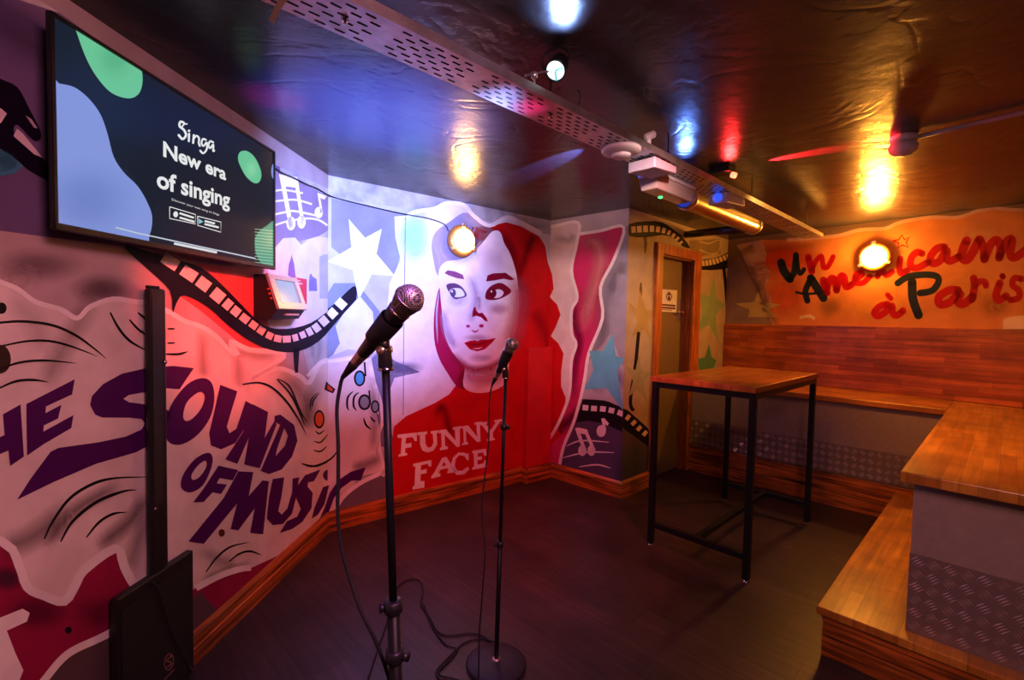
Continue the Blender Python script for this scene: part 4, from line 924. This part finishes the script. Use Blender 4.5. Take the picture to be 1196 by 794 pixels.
mb = MB().box((XP-.002, .24, .262), (XP+.018, YE, .50)); chequer(mb, Vector((XP-.0021, YE, .265)), Vector((0,-1,0)), Vector((0,0,1)), Vector((-1,0,0)), YE-.24, .232, .052); mb.build('tread_plate', [TREAD, TREADB], fb)
mb = MB(); mb.box((XP-.028, .22, 0), (XP-.001, YE, .12)); mb.box((XP-.024, .22, .124), (XP-.001, YE, .262)); mb.box((XP-.032, .22, .25), (XP-.001, YE, .262)); mb.build('plinth', PINE_Y, fb, .004)
def fx(t, y): return far_x(y)-t
bk = MB().prism([(fx(.03, -.58), -.58), (fx(.002, -.58), -.58), (fx(.002, YE), YE), (fx(.03, YE), YE)], SZ+.001, 1.452).build('backrest', BACKW, None, .004, origin=Vector((fx(.03, .8), .8, SZ)))
tag(bk, 'wide stave wood backrest panel on the wall under the orange mural', 'backrest')
sb = empty('tiered_bench', (3.4, -.1, 0), 'high side bench with the block wood seat jutting out at the right edge', 'bench', 'wooden benches')
XS = 2.405
MB().prism([(XS, -.585), (far_x(-.585)-.034, -.585), (far_x(YS)-.034, YS), (XF, YS), (XS, YS)], SZ-.042, SZ).build('seat', BENCH, sb, .005)
XB, YB, ZB = 2.49, .235, .222
mb = MB(); mb.box((XB, -.585, .545), (XB+.02, YB, SZ-.042)); mb.box((XB+.02, YB-.02, .545), (XP, YB, SZ-.042)); mb.build('front_panel', PANEL, sb)
mb = MB(); mb.box((XB-.002, -.585, ZB), (XB+.018, YB+.002, .545)); mb.box((XB+.018, YB-.018, ZB), (XP-.003, YB+.002, .545))
chequer(mb, Vector((XB-.0021, YB, ZB+.004)), Vector((0,-1,0)), Vector((0,0,1)), Vector((-1,0,0)), .82, .315, .046); mb.build('tread_plate', [TREAD, TREADB], sb)
st = empty('bench_step', (3.4, 0, 0), 'low wooden step along the foot of the side bench', 'step')
YT = .532; XT = 2.41
MB().box((XT, -.585, ZB-.036), (XP-.034, YT, ZB-.0005)).build('step_tread', BENCH, st, .004)
mb = MB()
for z0, z1, o_ in ((0, .088, 0), (.092, .150, .004), (.154, ZB-.036, -.006)):
    mb.box((XT+.02+o_, -.58, z0), (XT+.05, YT-.02, z1)); mb.box((XT+.05, YT-.05, z0), (XP-.04, YT-.02+(-o_), z1))
mb.build('riser', PINE_Y, st, .004)

# ------------------------------------------------------------------ ceiling services: cable tray and what hangs on it
TZ = 2.20; ty0, ty1 = 1.125, 1.275; tx0, tx1 = -.9, 4.72
tr_ = empty('cable_tray', ((tx0+tx1)/2, 1.2, TZ), 'long perforated metal cable tray hung under the ceiling', 'cable tray')
mb = MB().box((tx0, ty0, TZ), (tx1, ty1, TZ+.0015)); mb.box((tx0, ty0-.0015, TZ), (tx1, ty0, TZ+.03)); mb.box((tx0, ty1, TZ), (tx1, ty1+.0015, TZ+.03))
i = 0; X = tx0+.02
while X < tx1-.05:
    if i % 6 != 5:
        for j in range(6):
            Y = ty0+.016+j*.0236; xo = X+(.024 if j % 2 else 0); L_, R_w = .030, .0042
            ring = [(xo+L_-R_w+R_w*math.cos(t), Y+R_w*math.sin(t)) for t in (-PI/2,-PI/4,0,PI/4,PI/2)]+[(xo+R_w+R_w*math.cos(t), Y+R_w*math.sin(t)) for t in (PI/2,3*PI/4,PI,5*PI/4,3*PI/2)]
            mb.add([(x, y, TZ-.0004) for x, y in ring], [tuple(range(10))[::-1]], 1)
    X += .052; i += 1
mb.build('tray', [GALV, DARKGAP], tr_, recalc=False)
for X in (-.3, .55, 1.33, 2.2, 3.3, 4.5):
    mb = MB(); mb.cyl((X, 1.20, TZ-.012), (X, 1.20, H), .004, 10); mb.lathe((X, 1.20, TZ-.007), (0,0,1), [(0,.009),(.006,.009)], 6, smooth=False); mb.build('hanger_rod', CHROME, tr_)

# pinspot above the tray, facing the room
pc_ = on_z(649, 82, 2.285); dirp = ((CAM+Vector((.1,.6,-.5)))-pc_).normalized()
ps = empty('pinspot', pc_, 'bright blue white spotlight clamped above the cable tray', 'spotlight')
MB().lathe(pc_, dirp, [(-.075,.022),(-.07,.028),(-.02,.033),(0,.036),(.004,.036),(.004,.031),(0,.030)], 32, caps=True).build('lamp_can', BLACK, ps)
LENS = mat('lit_lens', (.5,.7,.9), .2, emit=(.72,.95,.90), estr=1.15)
MB().lathe(pc_+dirp*.002, dirp, [(0,.0315),(.004,.027),(.007,.015),(.008,0)], 32).build('lens', LENS, ps)
e1 = dirp.cross(Vector((0,0,1))).normalized(); e2 = e1.cross(dirp)
mb = MB(); mb.tube([pc_+dirp*.012-e1*.028+e2*.006, pc_+dirp*.0125-e1*.004+e2*.002, pc_+dirp*.012-e1*.0+e2*(-.03)], .0022, 6); mb.build('filament_bar', mat('teal_bar', (.05,.35,.35), .4, emit=(.0,.35,.36), estr=1), ps)
mb = MB(); mb.tube([pc_-e1*.04-Vector((0,0,.0)), pc_-e1*.045+Vector((0,0,.05)), Vector((pc_.x, pc_.y, H-.003)), pc_+e1*.045+Vector((0,0,.05)), pc_+e1*.04], .004, 8, sub=4); mb.build('yoke', BLACK, ps)
mb = MB()
pk = on_z(624, 90, 2.27); mb.cyl(Vector((pk.x, pk.y, TZ+.03)), pk, .004, 8); mb.lathe(pk, (0,0,1), [(-.006,.006),(0,.012),(.014,.012),(.018,.006)], 12)
mb.tube([pk+Vector((0,0,.01)), pk+e1*.03+Vector((0,0,.012)), pc_-e1*.035], .004, 8); mb.build('clamp', GALV, ps)
pts = [on_z(673,105,2.29), on_z(677,108,2.285), on_z(677,118,2.26), on_z(675,126,2.24), on_z(674,134,2.225)]
c = MB().tube(pts, .003, 6).build('tail_wire', RUBBER, origin=pts[0]); tag(c, 'short curled wire sticking up beside the blue spotlight', 'cable')

# ceiling disc, floodlights, emergency light, duct, pipe
sp_ = on_z(720, 178, TZ-.012); dsc = empty('smoke_detector', Vector((sp_.x, 1.2, TZ)), 'white round detector dome under the cable tray', 'detector')
c0_ = Vector((sp_.x, 1.2, TZ-.0005)); MB().lathe(c0_, (0,0,-1), [(0,.084),(.010,.086),(.018,.080),(.026,.055)], 40).build('dome', WHITEP, dsc)
MB().lathe(c0_+Vector((0,0,-.0255)), (0,0,-1), [(0,.042),(.010,.040),(.016,.030),(.018,0)], 32).build('sensor', mat('sensor_white', (.6,.56,.58), .35), dsc)
pk = on_z(758, 159, 2.275)
cl = empty('sensor_bracket', pk, 'small white bracketed sensor above the tray beside the round detector', 'sensor')
mb = MB(); mb.cyl((pk.x, pk.y, TZ+.03), pk+Vector((0,0,.0)), .010, 12); mb.build('bracket', WHITEP, cl)
ax = (RW @ Vector((1,-.45,0))).normalized(); mb = MB(); mb.lathe(pk-ax*.02, ax, [(0,.012),(.004,.016),(.045,.016),(.05,.010)], 18); mb.build('sensor_head', WHITEP, cl)
BLUEL = mat('blue_lens', (.05,.1,.5), .2, emit=(.04,.12,1.0), estr=.8)
def flood(px, py, z, w, h, d, label, side=False):
    """flat housing slung under the tray, lens on the end facing the portrait wall"""
    c = on_z(px, py, z); r = empty('floodlight', Vector((c.x, c.y, TZ)), label, 'floodlight', 'floodlights on the tray')
    mb = MB(); b = [(c.x-w/2, c.y-d/2, z-h*.4), (c.x+w/2, c.y-d/2, z-h*.1), (c.x+w/2, c.y+d/2, z-h*.1), (c.x-w/2, c.y+d/2, z-h*.4)]; mb.hexa(b, [(x, y, z+h*.5) for x, y, _ in b]); mb.build('housing', mat('pale_housing', (.36,.33,.40), .45), r, .006)
    mb = MB(); mb.lathe((c.x, c.y+d/2-.004, z+h*.1) if side else (c.x-w/2+.004, c.y, z+h*.08), (0,1,.1) if side else (-1,0,-.12), [(0,h*.42),(.006,h*.40),(.010,h*.2),(.011,0)], 24); mb.build('lens', BLUEL, r)
    mb = MB(); mb.box((c.x-.012, c.y-.012, z+h*.4), (c.x+.012, c.y+.012, max(TZ, z+h*.4+.004)-.0005)); mb.build('mount', WHITEP, r)
    return c
f1 = flood(762, 199, 2.165, .20, .055, .14, 'white floodlight under the tray between the round detector and the emergency light', True)
f2 = flood(849, 237, 2.165, .26, .07, .11, 'pale floodlight with a blue lens under the tray near the brass duct')
pa, pb = on_z(764, 211, 2.15), on_z(815, 228, 2.15)
em = empty('emergency_light', Vector(((pa.x+pb.x)/2, pa.y, TZ)), 'clear cased emergency light with a green indicator under the tray', 'emergency light')
ex0, ex1, ey = pa.x, pb.x, 1.285
MB().box((ex0, ey-.06, TZ-.022), (ex1, ey+.06, TZ-.0012)).build('base', WHITEP, em, .006)
mb = MB(); b = [(ex0+.004, ey-.056, TZ-.0225), (ex1-.004, ey-.056, TZ-.0225), (ex1-.004, ey+.056, TZ-.0225), (ex0+.004, ey+.056, TZ-.0225)]; mb.hexa([(x*.96+(ex0+ex1)/2*.04, (y-ey)*.8+ey, TZ-.085) for x, y, _ in b], b)
mb.build('diffuser', mat('clear_diffuser', (.62,.48,.46), .12, trans=.4), em, .005)
g_ = on_z(795, 226, TZ-.086); mb = MB(); mb.lathe((g_.x, ey+.03, TZ-.0852), (0,0,-1), [(0,.012),(.005,.010),(.008,0)], 16); mb.build('indicator', mat('green_led', (.05,.6,.1), .3, emit=(.05,1,.15), estr=4), em)
da, db = on_z(795, 231, 2.235), on_z(884, 263, 2.235)
dy = (da.y+db.y)/2; rd = .068
du = empty('spiral_duct', Vector(((da.x+db.x)/2, dy, 2.235)), 'short brass coloured duct under the ceiling above the door', 'duct')
mb = MB(); prof = []; Ld = db.x-da.x
for k in range(13):
    t = Ld*k/12; prof.append((t, rd))
mb.lathe((da.x, dy, 2.235), (1,0,0), prof+[(Ld, rd-.004), (0, rd-.004)], 36, caps=False); mb.build('duct_tube', DUCTM, du)
for t in (.03, Ld-.035): MB().lathe((da.x+t, dy, 2.235), (1,0,0), [(0,rd+.001),(.002,rd+.006),(.022,rd+.006),(.024,rd+.001)], 36, caps=False).build('clamp_band', BRASSY, du)
MB().lathe((db.x+.001, dy, 2.235), (1,0,0), [(0,rd+.002),(.004,rd-.002),(.006,rd*.6),(.007,0)], 36).build('end_cap', DUCTM, du)
MB().lathe((da.x+.012, dy, 2.235), (-1,0,0), [(0,rd-.005),(.002,rd-.012),(.003,0)], 36).build('blue_end_glow', mat('blue_end_glow', (.05,.09,.5), .4, emit=(.02,.07,.6), estr=.35), du, label='blue glowing open end')  # blue light in the duct mouth, put in as a faintly glowing disc
for t in (.3, .8): MB().cyl((da.x+Ld*t, dy, 2.235+rd), (da.x+Ld*t, dy, H), .004, 10).build('hanger_rod', CHROME, du)
_r = ray(801, 274); qa = CAM+_r*(2.16/_r.y); qb = on_z(872, 266.5, 2.215)
pp = MB().cyl(qa, qb, .033, 24).build('waste_pipe', mat('purple_black_pipe', (.04,.02,.05), .25), origin=qa); tag(pp, 'dark pipe crossing above the door frame to the brass duct', 'pipe')

# small red beam light on the ceiling
rl = on_z(849, 201, 2.335); rr = empty('red_beam_light', Vector((rl.x, rl.y, H)), 'tiny red beam light on the ceiling behind the tray', 'spotlight')
mb = MB(); mb.box((rl.x-.05, rl.y-.03, H-.035), (rl.x+.05, rl.y+.09, H-.001)); mb.build('case', BLACK, rr, .004)
mb = MB(); mb.cyl((rl.x, rl.y-.028, rl.z-.02), (rl.x, rl.y-.05, rl.z-.03), .016, 18); mb.build('lens', mat('red_lens', (.5,.02,.02), .3, emit=(1,.10,.05), estr=6), rr)
for dx in (-.16, -.09): pass
# call point / sprinkler on the ceiling with its conduit
dt = on_z(1055, 171, 2.315); dd = empty('heat_detector', Vector((dt.x, dt.y, H)), 'pale domed heat detector on the ceiling lit red', 'detector')
MB().lathe((dt.x, dt.y, H-.0005), (0,0,-1), [(0,.052),(.012,.055),(.028,.052),(.030,.040)], 32).build('mounting_box', WHITEP, dd)
MB().lathe((dt.x, dt.y, H-.030), (0,0,-1), [(0,.044),(.018,.058),(.040,.055),(.058,.036),(.066,.012),(.068,0)], 32).build('head', WHITEP, dd)
p2 = on_z(1196, 131, 2.345); dirc = (p2-Vector((dt.x, dt.y, 2.345))); dirc.z = 0; dirc.normalize()
cp = [Vector((dt.x, dt.y, 2.345))+dirc*t for t in (.058, .3, .6, .9)]
cn = MB().tube(cp, .011, 10, sub=2).build('conduit', mat('conduit_grey', (.35,.30,.30), .3, bump=.3, bscale=40), origin=cp[0]); tag(cn, 'conduit running along the ceiling from the heat detector to the right wall', 'pipe')
# strip of tan tape hanging at the near end of the tray
tp = [on_z(332, -2, 2.195), on_z(324, 10, 2.192), on_z(317, 26, 2.186)]; side = (RW @ Vector((.75,.5,0))).normalized()*.008
mb = MB(); vs = []
for p in tp: vs += [p-side, p+side]
mb.add(vs, [(0,1,3,2), (2,3,5,4)]); mb.add([v-FWD*.001 for v in vs], [(2,3,1,0), (4,5,3,2)])
t_ = mb.build('tape_strip', mat('tan_tape', (.55,.38,.18), .5), origin=tp[0], recalc=False); tag(t_, 'loose strip of tan tape dangling from the near end of the tray', 'tape')

# ------------------------------------------------------------------ light
w = bpy.data.worlds.new('world'); sc.world = w; w.use_nodes = True; w.node_tree.nodes['Background'].inputs[0].default_value = (.02,.01,.02,1); w.node_tree.nodes['Background'].inputs[1].default_value = .3
def lamp(name, kind, loc, energy, colr, target=None, size=.05, angle=60, blend=.6):
    l = bpy.data.lights.new(name, kind); l.energy = energy; l.color = colr
    if kind == 'AREA': l.size = size
    else: l.shadow_soft_size = size
    if kind == 'SPOT': l.spot_size = math.radians(angle); l.spot_blend = blend
    o = bpy.data.objects.new(name, l); col.objects.link(o); o.location = loc
    if target is not None: o.rotation_euler = (Vector(target)-Vector(loc)).to_track_quat('-Z', 'Y').to_euler()
    return o
wl = lambda x, y: W_L.pt(*W_L.hit(x, y)); wb = lambda x, y: W_B.pt(*W_B.hit(x, y))
# blue white wash on the portrait wall
lamp('blue_wash', 'SPOT', (1.05, 1.0, 2.10), 560, (.33,.42,1.0), wb(435, 285), .04, 62, .95)
lamp('cyan_splash', 'SPOT', (1.2, 1.0, 2.12), 40, (.25,1.0,.8), wb(482, 285), .02, 14, .9)
# red wash beside the television
lamp('red_wash', 'SPOT', (.95, 1.15, 2.15), 190, (1.0,.08,.06), wl(265, 345), .04, 44, .9)
# dim pink fill added behind the camera, red and amber washes over floor and benches
lamp('pink_fill', 'AREA', (.3, -.3, 2.3), 47, (1.0,.38,.45), (.3, 1.6, .9), .5)
lamp('red_floor', 'SPOT', (1.9, .6, 2.3), 130, (1.0,.03,.035), (2.4, 2.6, .2), .06, 75, 1)
lamp('amber_bench', 'SPOT', (2.6, .9, 2.3), 125, (1.0,.36,.03), (3.7, -.25, .8), .06, 82, 1)
lamp('amber_wall', 'SPOT', (2.9, .5, 2.2), 75, (1.0,.36,.04), W_F.pt(1.5, 1.55), .06, 66, 1)
lamp('side_wall', 'SPOT', (1.3, .4, 2.2), 165, (1.0,.68,.60), W_S.pt(.4, 1.55), .05, 36, 1)  # added spot that lifts the short wall, no fixture modelled
lamp('panel_fill', 'SPOT', (.3, -.3, 1.9), 38, (1.0,.52,.36), (2.5, -.1, .5), .08, 44, 1)
lamp('amber_alcove', 'SPOT', (3.0, .9, 2.3), 70, (1.0,.48,.10), (4.2, 2.1, 1.6), .06, 70, 1)
lamp('violet_floor', 'SPOT', (.3, .3, 2.3), 48, (.45,.12,1.0), (1.05, 1.55, 0), .05, 45, 1)
lamp('amber_table', 'SPOT', (3.0, .75, 2.3), 34, (1.0,.38,.04), (3.4, 1.26, 1.1), .05, 48, 1)  # added spot to brighten the table top, no fixture modelled
lamp('red_detector', 'SPOT', (rl.x+.03, rl.y-.10, H-.06), 26, (1.0,.03,.05), (dt.x, dt.y, H-.05), .01, 16, .7)
# small beams skimming the ceiling
ce = lambda x, y: on_z(x, y, H)
_b = Vector((rl.x+.03, rl.y-.10, H-.05)); _t = ce(1100, 152)-_b; _t.z = 0; _t.normalize()
lamp('red_beam', 'SPOT', _b, 480, (1.0,.02,.03), _b+_t+Vector((0,0,.22)), .004, 23, .5)
cb = ce(445, 130); lamp('blue_ceiling', 'SPOT', (cb.x, cb.y, 1.0), 800, (.02,.08,1.0), (cb.x+.05, cb.y+.05, H), .05, 50, 1)  # unseen lamp added in mid-air, shining up to turn the ceiling blue
cm = ce(322, 115); lamp('magenta_ceiling', 'SPOT', (cm.x, cm.y, 1.5), 60, (1.0,.02,.40), (cm.x, cm.y, H), .02, 22, 1)
cm = ce(618, 70); lamp('magenta_glow', 'SPOT', (cm.x, cm.y, 1.9), 14, (1.0,.02,.22), (cm.x, cm.y, H), .02, 30, 1)
_b = Vector((f1.x-.06, f1.y+.14, H-.10)); _t = ce(560, 228)-_b; _t.z = 0; _t.normalize()
lamp('blue_streak', 'SPOT', _b, 300, (.20,.25,1.0), _b+_t+Vector((0,0,.19)), .006, 18, .6)
sb_ = ce(800, 196); lamp('blue_spill', 'SPOT', (sb_.x, sb_.y, 2.22), 5, (.15,.3,1.0), ce(795, 150), .03, 55, .9)
sr_ = ce(852, 196); lamp('red_spill', 'SPOT', (sr_.x, sr_.y, 2.27), 5, (1.0,.03,.03), ce(856, 160), .03, 60, .9)
sp0 = ce(655, 60); lamp('pin_spill', 'SPOT', (pc_.x, pc_.y-.03, 2.25), 11, (.30,.45,1.0), ce(652, 15), .03, 60, .9)
sc.view_settings.view_transform = 'Standard'; sc.view_settings.look = 'None'; sc.view_settings.exposure = .22; sc.view_settings.gamma = .9
sc.cycles.max_bounces = 8; sc.cycles.transparent_max_bounces = 24; sc.cycles.sample_clamp_indirect = 4
